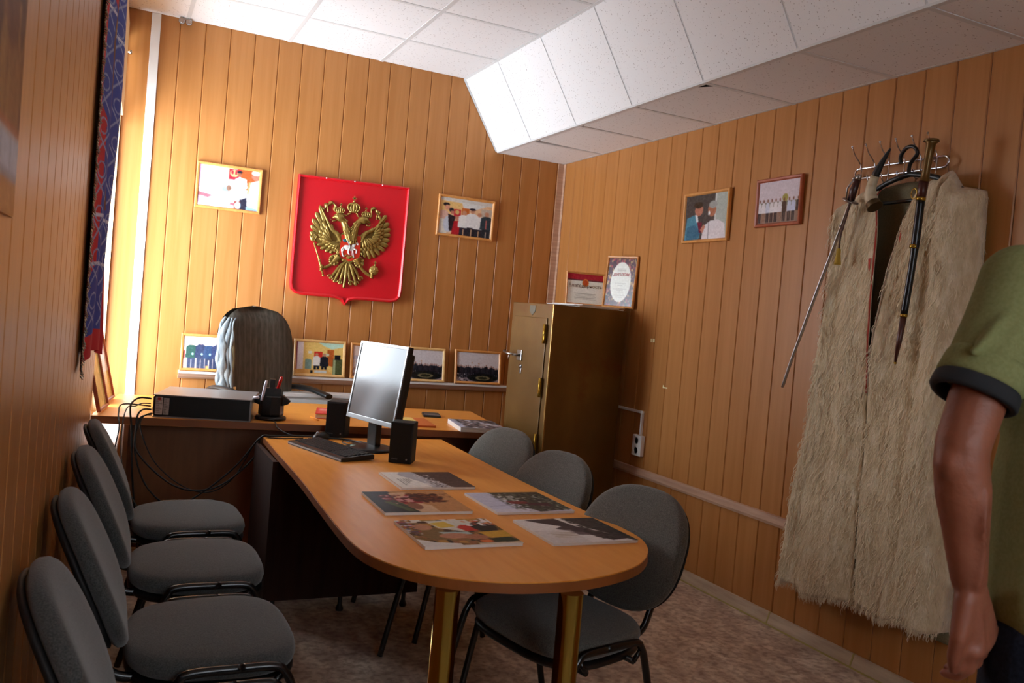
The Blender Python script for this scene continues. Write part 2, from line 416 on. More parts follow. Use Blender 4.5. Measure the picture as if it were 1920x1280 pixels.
b.box(-.2, XC, D-.02, D-.001, CH-.002, CH+.01)
struct(b.build('ceiling_runner', M['runner'], ceil))
# bulkhead: sloped side and lower underside
b = MB(); sl = Vector((XB-XC, 0, BH-CH)); nrm = Vector((-sl.z, 0, sl.x)).normalized()*-1
nrm = Vector((.85, 0, .52)).normalized()
for j in range(len(ys)-1):
    a, c = ys[j+1], ys[j]
    tile(b, (XC, a, CH), (XB, a, BH), (XB, c, BH), (XC, c, CH), .012, nrm, gap=.007)
    p = [(XB, a, BH), (RW, a, BH), (RW, c, BH), (XB, c, BH)]
    if j == 1: p = [(XB, a, BH), (RW, a, BH), (RW, c, BH), (XB+.045, c-.02, BH+.006)]
    if j == 2: p = [(XB+.012, a, BH), (RW, a, BH), (RW, c, BH), (XB+.035, c, BH+.004)]
    if j == 3: p = [(XB+.004, a, BH), (RW, a, BH), (RW, c, BH), (XB, c, BH)]
    if j == 3:   # broken corner
        b.add([(XB+.075, a+.012, BH-.004), (RW-.006, a+.008, BH-.004), (RW-.006, c-.008, BH-.004), (XB+.008, c-.008, BH-.004), (XB+.008, a+.1, BH-.004), (XB+.05, a+.05, BH-.004)], [(0, 1, 2, 3, 4, 5)])
    else: tile(b, *p, .012, (0, 0, 1), gap=.006)
b.add([(XC+.03, -1.4, CH+.03), (XB+.03, -1.4, BH+.03), (RW+.1, -1.4, BH+.03), (XC+.03, D, CH+.03), (XB+.03, D, BH+.03), (RW+.1, D, BH+.03)], [(0, 1, 4, 3), (1, 2, 5, 4)], 1)
bulk = struct(b.build('ceiling_bulkhead', [M['tile'], M['void']], fix=False))
b = MB()
for k, y in enumerate(ys[1:]):
    w = .011
    b.add([(XC, y-w, CH), (XB, y-w, BH), (XB, y+w, BH), (XC, y+w, CH)], [(0, 1, 2, 3)])
    b.box(XB, RW, y-.012, y+.012, BH-.007, BH+.006)
e = .014
b.prism([(XB-.006, BH+.018), (XB-.004, BH-.006), (XB+.02, BH-.006), (XB+.02, BH-.001), (XB+.002, BH)], -1.3, D-.002, axis='y')
b.prism([(XC-.016, CH-.003), (XC+.004, CH-.012), (XC+.004, CH)], -1.3, D-.002, axis='y')
b.box(RW-.02, RW-.001, -1.3, D, BH-.005, BH+.003)
b.box(XB, RW, D-.018, D-.001, BH-.005, BH+.003)
d = Vector((sl.x, 0, sl.z)).normalized()
b.add([(XC, D-.002, CH), (XB, D-.002, BH), (XB, D-.02, BH), (XC, D-.02, CH)], [(0, 1, 2, 3)])
b.add([(XC-.005, D-.004, CH), (XB-.005, D-.004, BH), (XB-.016, D-.004, BH), (XC-.014, D-.004, CH-.012)], [(0, 1, 2, 3)])
struct(b.build('bulkhead_runner', M['runner'], bulk))
# trims
b = MB(); b.box(.128, .18, D-.012, D-.0005, .0, CH-.006, b=.002); struct(b.build('trim_1', M['white']))
b = MB(); b.box(RW-.05, RW-.001, D-.006, D-.0005, 0, BH-.005); b.box(RW-.006, RW-.0005, D-.035, D-.001, 0, BH-.005); struct(b.build('trim_2', M['trim']))
b = MB(); b.prism([(RW-.002, .474), (RW-.014, .476), (RW-.018, .49), (RW-.014, .524), (RW-.002, .528)], -1.2, D-.01, axis='y'); struct(b.build('trim_3', M['trim']))
b = MB(); b.prism([(RW-.002, 0), (RW-.028, 0), (RW-.026, .012), (RW-.016, .04), (RW-.012, .056), (RW-.002, .058)], -1.2, D-.01, 0, axis='y')
b.prism([(RW-.024, 0), (RW-.032, 0), (RW-.031, .005), (RW-.024, .007)], -1.2, D-.01, 1, axis='y')
for y in (2.62, 3.14, 4.6): b.prism([(RW-.002, .001), (RW-.0295, .001), (RW-.0275, .012), (RW-.0175, .041), (RW-.0135, .0575), (RW-.002, .0595)], y-.004, y+.004, 1, axis='y')
struct(b.build('baseboard_right', [M['baseb'], M['joint']]))
b = MB(); b.box(.0, RW-.03, D-.02, D-.0005, 0, .055, b=.003); struct(b.build('baseboard_back', M['baseb']))
# window in the left wall (local frame along the wall)
WM = LM
def wbox(b, y0, y1, n0, n1, z0, z1, mi=0, bev=0): b.box(ls(y0), ls(y1), n0, n1, z0, z1, mi, bev)   # n>0 outside
b = MB(); b.M = WM
t = .05
for (a, c, z0, z1) in ((WY0, WY0+t, WZ0, WZ1), (WY1-.03, WY1, WZ0, WZ1), (WY0+t, WY1-t, WZ1-t, WZ1), (WY0+t, WY1-t, WZ0, WZ0+t), (WY0+t, WY1-t, 2.32, 2.38)):
    wbox(b, a, c, .05, .11, z0, z1)
win = struct(b.build('window_1', M['cream']))
b = MB(); b.M = WM
wbox(b, WY0+t, WY1-t, .078, .084, WZ0+t, 2.32); wbox(b, WY0+t, WY1-t, .078, .084, 2.38, WZ1-t)
struct(b.build('pane', M['glass'], win))
b = MB(); b.M = WM     # jamb lining flush with the wall
wbox(b, WY1-.005, WY1+.0, .0, .05, WZ0, WZ1); wbox(b, WY0, WY0+.012, .0, .05, WZ0, WZ1); wbox(b, WY0, WY1, .0, .05, WZ1-.012, WZ1)
struct(b.build('jamb_lining', M['cream'], win))
# the inner casement, opened into the room beside the back wall
b = MB()
cx = .0
def sash(b, x0, x1, z0, z1, y0=D-.16, y1=D-.125, w=.032):
    b.box(x0, x0+w, y0, y1, z0, z1); b.box(x1-w, x1, y0, y1, z0, z1); b.box(x0+w, x1-w, y0, y1, z0, z0+w); b.box(x0+w, x1-w, y0, y1, z1-w, z1)
b = MB(); b.box(-.02, -.004, WY1-.06, WY1-.03, 2.93, 2.97); 
struct(b.build('window_hinge', M['silver'], win))
b = MB(); b.M = Matrix.Translation((wl(5.1)+.012, 5.1, 0)) @ Matrix.Rotation(-LANG, 4, 'Z')
b.box(-.012, .004, -.5, .5, 2.375, 2.92, b=.004)
struct(b.build('upper_sash', M['cream'], win))
b = MB(); b.M = Matrix.Translation((wl(5.64)-.05, 5.64, 2.76)); b.lathe([(.006, 0), (.006, .07), (.013, .076), (.011, .086), (0, .088)], 12, axis='x')
b.box(-.004, .004, -.012, .012, -.02, .02)
struct(b.build('latch', M['steel'], win))
b = MB(); b.M = Matrix.Translation((wl(4.9), 4.85, 0)) @ Matrix.Rotation(-LANG, 4, 'Z')
b.box(-.1, .125, -.55, .77, .565, .61, b=.006)
sill = struct(b.build('window_sill', M['sill'], win))
# unseen window behind the photographer, where the rear fill enters
b = MB(); b.M = BM
for (a, c, z0, z1) in ((1.55, 1.6, 1.1, 2.4), (2.8, 2.85, 1.1, 2.4), (1.6, 2.8, 1.1, 1.15), (1.6, 2.8, 2.35, 2.4), (2.18, 2.22, 1.15, 2.35)): b.box(a, c, .03, .09, z0, z1)
w2 = struct(b.build('window_2', M['cream']))
b = MB(); b.M = BM; b.box(1.6, 2.8, .055, .06, 1.15, 2.35); struct(b.build('pane', M['glass'], w2))

# ledge on the back wall
o = thing('wall_ledge', 'long narrow wooden ledge with pale top running along the back wall under the frames', 'shelf', (1.5, D, 0))
b = MB(); b.box(-1.08, 1.43, -.055, -.001, .868, .884, b=.002); b.build('shelf_top', M['white'], o)
b = MB(); b.prism([(-.001, .836), (-.018, .836), (-.03, .845), (-.045, .868), (-.001, .868)], 0, 1); 
b = MB(); b.M = Matrix.Translation((-1.08, 0, 0)); b.prism([(-.001, .834), (-.02, .836), (-.034, .848), (-.046, .8675), (-.001, .8675)], 0, 2.51, axis='x'); b.build('moulding', M['trim'], o)
# radiator-like white low cabinet behind the desk
o = thing('low_cabinet', 'low white cabinet behind the desk under the ledge, only its top in view', 'cabinet', (1.42, 5.4, 0))
b = MB(); b.box(-.36, .36, .07, .19, .04, .765, b=.003); b.build('body', M['white'], o)
b = MB(); b.box(-.38, .38, .05, .2, .766, .79, b=.003); b.build('top_board', M['white'], o)
for s in (-1, 1):
    b = MB(); b.box(s*.18-.175, s*.18+.175, .054, .069, .06, .75, b=.002); dd = b.build('door', M['white'], o)
    b = MB(); b.box(s*.04-.006, s*.04+.006, .042, .0535, .4, .5, b=.003); b.build('handle', M['silver'], dd)
# ------------------------------------------------------------------ desk and conference table
DA = -math.radians(8.2)
desk = thing('desk', 'wide wooden executive desk across the room carrying the computer case and pen holder', 'desk', (-.04, 4.505, 0), DA)
b = MB(); b.box(0, 2.11, 0, .93, .712, .75, b=.003)
b.build('desktop', M['desk'], desk)
b = MB(); b.box(.0005, 2.1095, -.0015, .0005, .714, .748); b.build('edge_band', M['deskside'], desk)
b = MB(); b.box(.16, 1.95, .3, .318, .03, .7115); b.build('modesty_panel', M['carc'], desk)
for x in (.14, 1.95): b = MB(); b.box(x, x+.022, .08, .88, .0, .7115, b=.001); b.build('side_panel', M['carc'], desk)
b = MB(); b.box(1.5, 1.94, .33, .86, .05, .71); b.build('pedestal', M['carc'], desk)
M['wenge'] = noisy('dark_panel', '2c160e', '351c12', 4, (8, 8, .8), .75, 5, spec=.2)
tab = thing('conference_table', 'long wooden table with a rounded end on two brass legs, joined to the desk', 'table', (1.13, 3.0, 0))
out = [(.715, 4.19), (.705, 3.8), (.694, 3.23), (.676, 2.8), (.664, 2.5), (.664, 2.307), (.684, 2.19), (.728, 2.09), (.80, 2.003), (.892, 1.944), (.997, 1.912), (1.116, 1.903), (1.223, 1.918), (1.335, 1.958), (1.425, 2.013), (1.5, 2.088), (1.555, 2.17), (1.59, 2.26), (1.602, 2.37), (1.6, 2.5), (1.594, 2.75), (1.592, 3.1), (1.607, 3.6), (1.63, 4.19)]
sp = [p for p in spline([(x, y, 0) for x, y in out], 4)]
pts = [(p.x-1.13, p.y-3.0) for p in sp]
def inset(pts, d):
    o = []; n = len(pts)
    for i in range(n):
        a, c = Vector(pts[i-1]), Vector(pts[(i+1) % n]); t = (c-a)
        if t.length < 1e-6: t = Vector((1, 0))
        t.normalize(); o.append((pts[i][0]-t.y*d, pts[i][1]+t.x*d))
    return o
b = MB(); b.prism(pts, .682, .708, 1); b.prism(inset(pts, .002), .708, .711, 0, 0)
b.build('tabletop', [M['table'], M['deskside']], tab)
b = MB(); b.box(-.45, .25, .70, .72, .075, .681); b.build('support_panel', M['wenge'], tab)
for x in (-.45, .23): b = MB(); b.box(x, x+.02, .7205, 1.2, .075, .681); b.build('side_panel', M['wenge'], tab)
for x in (-.4, -.1, .2): b = MB(); b.lathe([(.016, 0), (.018, .01), (.01, .03), (.01, .075)], 12, c=(x, .74, 0)); b.build('foot', M['black'], tab)
for x, y in ((-.305, -1.01), (.005, -1.10)):
    b = MB(); b.lathe([(.045, 0), (.045, .008), (.032, .012), (.032, .682)], 32, c=(x, y, 0)); b.build('leg', M['brass'], tab)

# ------------------------------------------------------------------ stacking chairs
def cushion(hx, hy, th, cx, front=1.0, k=2.6, dome=.012, seg=40, rings=7, curve=0, taper=0):
    """rounded pad: superellipse outline in xy, centre cx, thickness th, top domed"""
    b = MB(); vs = []; prof = []
    for i in range(rings+1):
        a = (i/rings)*PI/2; prof.append((1-.07*(1-math.sin(a))*1.0, -th/2+0))
    # profile from bottom edge to top centre
    lv = [(.93, 0), (.985, .2), (1.0, .45), (.985, .72), (.95, .88), (.88, .96), (.7, 1.0), (.4, 1.0), (.0, 1.0)]
    for s_, z_ in lv:
        for q in range(seg):
            a = 2*PI*q/seg; c, s2 = math.cos(a), math.sin(a)
            x = abs(c)**(2/k)*(1 if c > 0 else -1)*hx*s_; y = abs(s2)**(2/k)*(1 if s2 > 0 else -1)*hy*s_
            y *= 1+taper*(x/hx)
            z = z_*th + (dome*(1-s_**2) if z_ > .5 else 0) + curve*(y*y)
            vs.append((cx+x, y, z))
    n = len(lv)
    b.add(vs, [(i*seg+q, i*seg+(q+1) % seg, (i+1)*seg+(q+1) % seg, (i+1)*seg+q) for i in range(n-1) for q in range(seg)], 0, True)
    b.add(vs[:seg], [list(range(seg))[::-1]])
    return b
def oval(b, pts, r=.0105, sx=1.0, n=6): b.tube(spline(pts, n), r, 10)
def make_chair(fab):
    """faces +X, seat centre above the origin"""
    t = thing('stacking_chair', '', 'chair')
    c = cushion(.215, .25, .055, .0, k=3.1, taper=.08); c.M = Matrix.Identity(4)
    s = c.build('seat', fab, t, loc=(-.03, 0, .425))
    c = cushion(.212, .247, -.03, 0, k=3.1, dome=0, taper=.08); c.build('seat_shell', M['black'], t, loc=(-.03, 0, .4245))
    # backrest: pad lies in xy then stands up, leaning back
    c = cushion(.205, .235, .042, 0, k=2.5, dome=.006, curve=.35, taper=-.07)
    bk = c.build('backrest', fab, t)
    Rm = Matrix.Rotation(-math.radians(103), 4, 'Y')   # local x -> up, local z -> forward (+X)
    Rm = Matrix(((-.39, 0, .9208, -.345), (0, 1, 0, 0), (.9208, 0, .39, .652), (0, 0, 0, 1)))
    bk.matrix_local = Rm
    c = cushion(.196, .226, -.018, 0, k=2.5, dome=0, curve=.35, taper=-.07)
    sh = c.build('back_shell', M['matt'], t); sh.matrix_local = Rm @ Matrix.Translation((0, 0, -.0005))
    for sgn in (-1, 1):
        y = sgn*.262
        b = MB(); b.tube(spline([(.02, y, .462), (.1, y, .46), (.128, y, .44), (.15, y, .39), (.2, y+sgn*.005, .2), (.245, y+sgn*.01, .008)], 6), .0115, 10); b.build('leg', M['blackm'], t)
        b = MB(); b.tube(spline([(.02, y, .462), (-.1, y, .46), (-.128, y, .44), (-.15, y, .39), (-.2, y+sgn*.005, .2), (-.25, y+sgn*.01, .008)], 6), .0115, 10); b.build('leg', M['blackm'], t)
        b = MB(); b.tube(spline([(.12, sgn*.13, .412), (-.1, sgn*.13, .41), (-.22, sgn*.13, .41), (-.275, sgn*.13, .43), (-.305, sgn*.13, .49), (-.345, sgn*.13, .58), (-.385, sgn*.125, .67)], 6), .0125, 10, sx=.8); b.build('back_post', M['blackm'], t)
    b = MB(); b.tube([(.09, -.262, .405), (.09, .262, .405)], .01, 8); b.tube([(-.1, -.262, .405), (-.1, .262, .405)], .01, 8)
    for x in (.09, -.1):
        for y in (-.262, .262): b.tube([(x, y, .405), (x*1.3, y, .44)], .008, 6)
    b.build('crossbar', M['blackm'], t)
    return t
ch0 = make_chair(M['fabric']); ch1 = make_chair(M['fabricR'])
LBL = ['grey padded chair against left wall, farthest of the row, next to the desk',
       'grey padded chair against left wall, second from the desk',
       'grey padded chair against left wall, third from the desk, largest seat in view',
       'grey padded chair in lower left corner, nearest the camera, only its backrest in view']
for i, (y, r, dx) in enumerate(((3.66, 0.02, 0), (3.04, -.02, 0), (2.40, 0.0, 0), (1.78, .03, 0))):
    o = ch0 if i == 0 else copy_tree(ch0)
    o.location = (wl(y)+.447+dx, y, 0); o.rotation_euler = (0, 0, r); o['label'] = LBL[i]; o['group'] = 'chairs along the left wall'
RBL = ['grey padded chair at the right of the table, nearest the rounded end',
       'grey padded chair at right side of the table, middle of three',
       'grey padded chair at right side of the table, farthest, beside the safe and desk corner']
for i, (x, y, r) in enumerate(((1.305, 2.29, PI+.22), (1.35, 2.97, PI+.2), (1.41, 3.60, PI+.22))):
    o = ch1 if i == 0 else copy_tree(ch1)
    o.location = (x, y, 0); o.rotation_euler = (0, 0, r); o['label'] = RBL[i]; o['group'] = 'chairs at the right of the table'

# ------------------------------------------------------------------ office chair
oc = thing('office_chair', 'tall grey striped office chair with torn side behind the desk', 'office chair', (.852, 5.465, 0), math.radians(28))
# local: faces -Y, width along X
def stripe_mat():
    m = noisy('striped_upholstery', '4a4740', '5b5850', 60, (1, 1, .2), .95, 4, bump=.3, spec=.15)
    b = m.node_tree.nodes['Principled BSDF']; old = b.inputs['Base Color'].links[0].from_socket
    tc = N(m, 'ShaderNodeTexCoord'); w = N(m, 'ShaderNodeTexWave'); w.inputs['Scale'].default_value = 7.5; w.bands_direction = 'X'
    L(m, tc.outputs['Object'], w.inputs['Vector'])
    mx = N(m, 'ShaderNodeMixRGB'); mx.inputs[2].default_value = (*lin('6c6a62'), 1)
    r = N(m, 'ShaderNodeMath'); r.operation = 'POWER'; r.inputs[1].default_value = 5; L(m, w.outputs['Fac'], r.inputs[0])
    r2 = N(m, 'ShaderNodeMath'); r2.operation = 'MULTIPLY'; r2.inputs[1].default_value = .4; L(m, r.outputs[0], r2.inputs[0])
    L(m, r2.outputs[0], mx.inputs[0]); L(m, old, mx.inputs[1]); L(m, mx.outputs[0], b.inputs['Base Color']); return m
M['stripe'] = stripe_mat()
M['lining'] = noisy('torn_lining', '5e666c', '949a9a', 30, (2, 2, .12), .9, 6, bump=.6, spec=.2)
M['foam'] = noisy('torn_foam', '6a6450', '8c8468', 40, (1, 1, .3), .95, 5, bump=.6)
prof = []   # back outline, x half width by height
def hw(t):  # t 0 bottom .. 1 top
    if t < .62: return .235+.03*math.sin(t/.62*PI/2)
    q = (t-.62)/.38; return .265*max(0, 1-q**3.2)**.42
def backshape(u, v, front):
    t = v; h = max(hw(t), .001); a = (u-.5)*2; x = a*h; z = .52+.80*t
    edge = (1-abs(a)**4)*min(1, (1-t)*9+.0)**.5
    y = (-.055*edge if front else .045*edge) + .12*t*t*.6 + (.05*(abs(a)**2) * -1 if front else .0)
    return (x, y, z)
b = MB(); b.grid(lambda u, v: backshape(u, v, True), 28, 30); b.grid(lambda u, v: backshape(u, v, False), 28, 30); b.build('backrest', M['stripe'], oc)
def edge(v, o=.97): return Vector((-hw(v)*o, .072*v*v-.052, .52+.80*v))
b = MB()
for off, r0, o_, y_ in ((0, .026, .97, 0), (1.7, .017, .90, -.018), (3.1, .012, .84, -.034), (4.0, .02, .98, .03)):
    b.tube([edge(v, o_)+Vector((.004*math.sin(31*v+off), y_+.004*math.sin(19*v+off), 0)) for v in [.04+.86*k/40 for k in range(41)]], [r0*(1+.25*math.sin(k*.9+off))*(.35+.65*min(1, (40-k)/8)) for k in range(41)], 10)
b.build('torn_lining', M['lining'], oc)['label'] = 'pale frayed lining showing at the torn side'
b = MB(); b.tube([edge(v, .80)+Vector((0, -.030, 0)) for v in (.45, .52, .6, .68, .76, .82)], [.004, .012, .016, .017, .012, .004], 8); b.build('foam_gap', M['foam'], oc)
b = MB(); b.box(-.2, -.182, -.074, -.071, .80, .83); b.build('price_tag', M['tape'], oc)['label'] = 'small orange tag'
c = cushion(.25, .25, .09, 0, k=3, dome=.02); c.build('seat', M['stripe'], oc, loc=(0, -.3, .44))
for s in (-1, 1):
    b = MB(); b.tube(spline([(s*.27, .06, .80), (s*.295, -.04, .822), (s*.30, -.2, .818), (s*.30, -.36, .792)], 6), .017, 10, sx=1.6); b.tube(spline([(s*.295, .02, .81), (s*.305, .045, .7), (s*.295, .04, .56), (s*.24, -.04, .47)], 6), .014, 10); b.build('armrest', M['black'], oc)
b = MB(); b.lathe([(.03, .1), (.03, .3), (.022, .3), (.022, .44)], 16, c=(0, -.28, 0)); b.build('gas_lift', M['black'], oc)
for k in range(5):
    a = 2*PI*k/5+.3; dx, dy = math.cos(a), math.sin(a)
    b = MB(); b.tube([(0, -.28, .12), (dx*.15, -.28+dy*.15, .1), (dx*.27, -.28+dy*.27, .07)], [.025, .02, .014], 8); sp_ = b.build('base_spoke', M['black'], oc)
    b = MB(); b.M = Matrix.Translation((dx*.27, -.28+dy*.27, .027)) @ Matrix.Rotation(a+PI/2, 4, 'Z')
    b.lathe([(.0, -.02), (.026, -.018), (.027, 0), (.026, .018), (0, .02)], 14, axis='x'); b.build('caster', M['black'], sp_)
# ------------------------------------------------------------------ things on the desk
ZD, ZT = .75, .711
pc = thing('desktop_computer', 'flat black and silver computer case lying on the desk with two stickers', 'computer', (.235, 4.50, ZD), -math.radians(14))
PW, PD_, PH = .455, .40, .112
b = MB(); b.box(0, PW, .004, PD_, .004, PH-.006, b=.003); b.build('case_body', M['black'], pc)
b = MB(); b.box(-.004, PW+.002, -.002, PD_, PH-.006, PH, b=.002); b.box(-.004, PW+.002, -.002, PD_, 0, .006, b=.002); b.box(PW-.004, PW+.004, -.002, PD_, .004, PH-.004, b=.001); b.build('case_shell', M['silver'], pc)
def sticker(par, x0, x1, z0, z1, col, col2, lab, s):
    cv = Cv(24, 40, col); g = np.random.default_rng(s)
    for k in range(9): cv.rect(.1, .08+k*.1, g.uniform(.4, .9), .08+k*.1+.03, '5a5450')
    if col2: cv.rect(.3, .06, .7, .2, col2)
    o = print_obj('sticker', cv, x1-x0, z1-z0, M['printm'], par); o.location = ((x0+x1)/2, .002, z0); o['label'] = lab
sticker(pc, .006, .04, .014, .1, 'c9bdb4', 'b04038', 'pale sticker with red mark', 1)
sticker(pc, .044, .07, .014, .096, 'b4ada6', None, 'grey sticker', 2)
b = MB()
for z, y in ((.088, .05), (.06, .08), (.036, .04)): b.box(-.012, -.003, y-.012, y+.012, z-.008, z+.008)
b.box(-.006, -.004, .01, PD_-.01, .01, .1); b.build('rear_ports', M['steel'], pc)
def cable(name, pts, r, m, label, grp=None, n=8):
    b = MB(); b.tube(spline(pts, n), r, 8); o = b.build(name, m); return tag(o, label, 'cable', grp)
# cables hanging from the case (world coordinates)
CG = 'cables hanging in front of the desk'
cable('power_cable', [(.222, 4.51, .838), (.17, 4.50, .842), (.135, 4.47, .82), (.13, 4.45, .78), (.14, 4.42, .70), (.155, 4.40, .5), (.18, 4.42, .3), (.21, 4.5, .08), (.24, 4.7, .012)], .0045, M['cable'], 'thick black cable dropping straight from the computer case', CG)
cable('signal_cable', [(.222, 4.53, .812), (.18, 4.52, .812), (.15, 4.50, .80), (.118, 4.46, .80), (.10, 4.40, .74), (.10, 4.36, .6), (.13, 4.36, .45), (.20, 4.38, .32), (.30, 4.45, .2), (.34, 4.5, .1)], .003, M['cableg'], 'thin grey cable looping left of the computer case', CG)
cable('video_cable', [(.224, 4.49, .787), (.19, 4.485, .788), (.165, 4.46, .765), (.16, 4.42, .70), (.17, 4.36, .6), (.3, 4.28, .48), (.42, 4.25, .44), (.55, 4.24, .47), (.68, 4.22, .60), (.70, 4.16, .712), (.76, 4.14, .722), (.9, 4.15, .722), (1.1, 4.1, .7165), (1.16, 3.98, .716)], .0045, M['cable'], 'black cable sagging from the computer case to the monitor', CG)
cable('speaker_cable', [(.226, 4.47, .772), (.2, 4.45, .765), (.17, 4.425, .74), (.16, 4.40, .60), (.22, 4.35, .44), (.33, 4.28, .36), (.45, 4.25, .42), (.60, 4.22, .56), (.69, 4.17, .70), (.73, 4.15, .719), (.85, 4.17, .719), (1.0, 4.22, .714), (1.08, 4.24, .714)], .004, M['cable'], 'black cable arching up to the left speaker', CG)
cable('keyboard_cable', [(.885, 4.09, .722), (.80, 4.12, .716), (.74, 4.13, .716), (.70, 4.16, .714), (.67, 4.2, .66), (.60, 4.25, .5), (.50, 4.3, .42), (.38, 4.35, .44), (.25, 4.38, .55), (.18, 4.42, .7), (.19, 4.455, .757), (.226, 4.46, .765)], .0028, M['cable'], 'thin black cable from the keyboard sagging under the desk edge', CG)
cable('network_cable', [(.226, 4.60, .79), (.10, 4.57, .80), (.08, 4.50, .765), (.085, 4.41, .70), (.06, 4.38, .55), (.02, 4.33, .38), (.0, 4.36, .2), (.02, 4.5, .02)], .0035, M['cable'], 'black cable hanging nearest the window sill', CG)
cable('organiser_cable', [(.80, 4.46, .754), (.80, 4.40, .754), (.80, 4.355, .753), (.805, 4.325, .735), (.85, 4.25, .7145), (.93, 4.20, .7135), (1.0, 4.21, .7135), (1.03, 4.16, .7135)], .0028, M['cable'], 'thin black cable coming over the desk edge below the pen holder', CG)
cable('coiled_cable', [(1.10, 4.13, .7145), (1.06, 4.02, .7145), (1.12, 3.93, .7145), (1.18, 3.97, .718), (1.15, 4.07, .7145), (1.08, 4.06, .718), (1.12, 3.98, .72), (1.2, 4.02, .7145)], .0025, M['cable'], 'small tangle of black cable between the left speaker and the monitor', CG)
# pen holder
po = thing('pen_holder', 'black rotating desk organiser full of pens in front of the office chair', 'pen holder', (.80, 4.52, ZD), -.2)
b = MB(); b.lathe([(.078, 0), (.08, .012), (.074, .018), (.03, .02), (.03, .024)], 28); b.build('base', M['black'], po)
b = MB(); b.lathe([(.062, .024), (.064, .03), (.062, .12), (.056, .125), (.054, .05), (.0, .05)], 8, smooth=False); b.build('lower_cup', M['black'], po)
b = MB(); b.box(-.04, .045, -.03, .03, .1, .165, b=.004); b.box(-.016, .012, -.02, .02, .16, .21, b=.003); b.build('upper_cup', M['black'], po)
b = MB()
for s in (-1, 1): b.add([(s*.055, -.03, .13), (s*.095, -.02, .10), (s*.085, -.02, .085), (s*.055, -.03, .075), (s*.055, .03, .13), (s*.095, .02, .10), (s*.085, .02, .085), (s*.055, .03, .075)], [(0, 1, 2, 3), (7, 6, 5, 4), (0, 4, 5, 1), (1, 5, 6, 2), (2, 6, 7, 3), (3, 7, 4, 0)])
b.build('side_tray', M['black'], po)
def pen(name, label, base, top, r, m, cat='pen'):
    b = MB(); b.tube([base, Vector(base).lerp(Vector(top), .9), top], [r, r, r*.6], 10); o = b.build(name, m)
    return tag(o, label, cat, 'pens in the holder')
M['penred'] = mat('pen_red', 'c01c1c', .25); M['penwhite'] = mat('pen_white', 'e6e2ea', .25)
pen('marker_pen', 'red marker pen standing in the black desk organiser', (.81, 4.50, .87), (.838, 4.49, .978), .0085, M['penred'])
pen('pen', 'white pen standing at left of the black desk organiser', (.745, 4.49, .85), (.76, 4.485, .955), .0075, M['penwhite'])
pen('pen', 'pale pen lying sideways from the left tray of the organiser', (.70, 4.475, .865), (.725, 4.46, .868), .008, M['penwhite'])
# red book + pencil
bk = thing('book', 'thick book with red cover lying on the desk left of the left speaker', 'book', (1.15, 4.70, ZD), -.25)
b = MB(); b.box(-.07, .07, -.13, .13, .003, .025); b.build('pages', M['paper'], bk)
cv = Cv(30, 50, 'c83c38'); cv.rect(.1, .1, .9, .9, 'd0504a'); cv.rect(.15, .2, .85, .5, 'd8b0a0', .6)
c = print_obj('cover', cv, .146, .266, M['printm'], bk, flat=True); c.location.z = .0285
b = MB(); b.box(-.073, .073, -.133, .133, .0252, .028); b.box(-.073, .073, -.133, .133, 0, .0028); b.box(.0702, .073, -.133, .133, .0028, .0252); b.build('cover_board', M['red'], bk)
b = MB(); b.tube([(1.047, 4.50, .755), (1.03, 4.62, .755)], .004, 6); tag(b.build('pencil', mat('pencil_orange', 'e0902c', .4)), 'orange pencil lying beside the red book', 'pencil')
# folder behind the monitor
fo = thing('folder', 'orange folder with yellow note lying on the desk behind the right speaker', 'folder', (1.56, 4.50, ZD), -.12)
b = MB(); b.box(-.11, .11, -.15, .15, 0, .012, b=.002); b.build('cover', mat('folder_orange', 'c8682c', .5), fo)
b = MB(); b.box(-.09, .03, -.05, .13, .0125, .015); b.build('note_pad', mat('note_yellow', 'e2c46a', .6), fo)
# phone
ph = thing('mobile_phone', 'small dark mobile phone lying on the right half of the desk', 'phone', (1.80, 4.83, ZD), -.25)
b = MB(); b.box(-.052, .052, -.07, .07, 0, .014, b=.005); b.build('body', M['black'], ph)
b = MB(); b.box(-.045, .045, -.05, .06, .0142, .0148); b.build('screen', mat('phone_screen', '2c3034', .1), ph)
b = MB(); b.box(-.045, .045, -.066, -.053, .0142, .0152); b.build('keypad', M['silver'], ph)
# magazines on the desk corner
def magazine(cv, W, H, th, label, loc, rz, n=1, group=None, name='magazine', bend=0):
    o = thing(name, label, 'magazine', loc, rz, group)
    b = MB()
    for k in range(n):
        z = k*th; dx = .004*math.sin(k*3.1); b.box(-W/2+dx, W/2-.002+dx, -H/2, H/2, z+.0002, z+th-.0004)
    b.build('pages', M['paper'], o)
    b = MB(); b.box(-W/2-.001, W/2, -H/2-.001, H/2+.001, n*th-.0003, n*th+.0004); b.build('cover_board', M['paper'], o)
    c = print_obj('cover', cv, W+.0005, H+.0015, M['printm'], o, flat=True); c.location.z = n*th+.0008
    return o
g = np.random.default_rng(3)
cv = Cv(70, 90, '8a8890').speck(0, 0, 1, 1, ['c8c8d0', '3a3436', '6c6060', '9a8c88', '2c2a2e'], 260, .05, 4)
cv.rect(0, .0, .14, 1, 'b8c0d8', .7)
magazine(cv, .26, .34, .012, 'glossy magazine lying on the right corner of the desk beside the safe', (1.90, 4.36, ZD), -.16, 2, name='magazine')
# ------------------------------------------------------------------ monitor, speakers, keyboard, mouse
mo = thing('monitor', 'silver-framed flat monitor turned left on the table, screen reflecting the window', 'monitor', (1.15, 3.87, ZT), -math.radians(74))
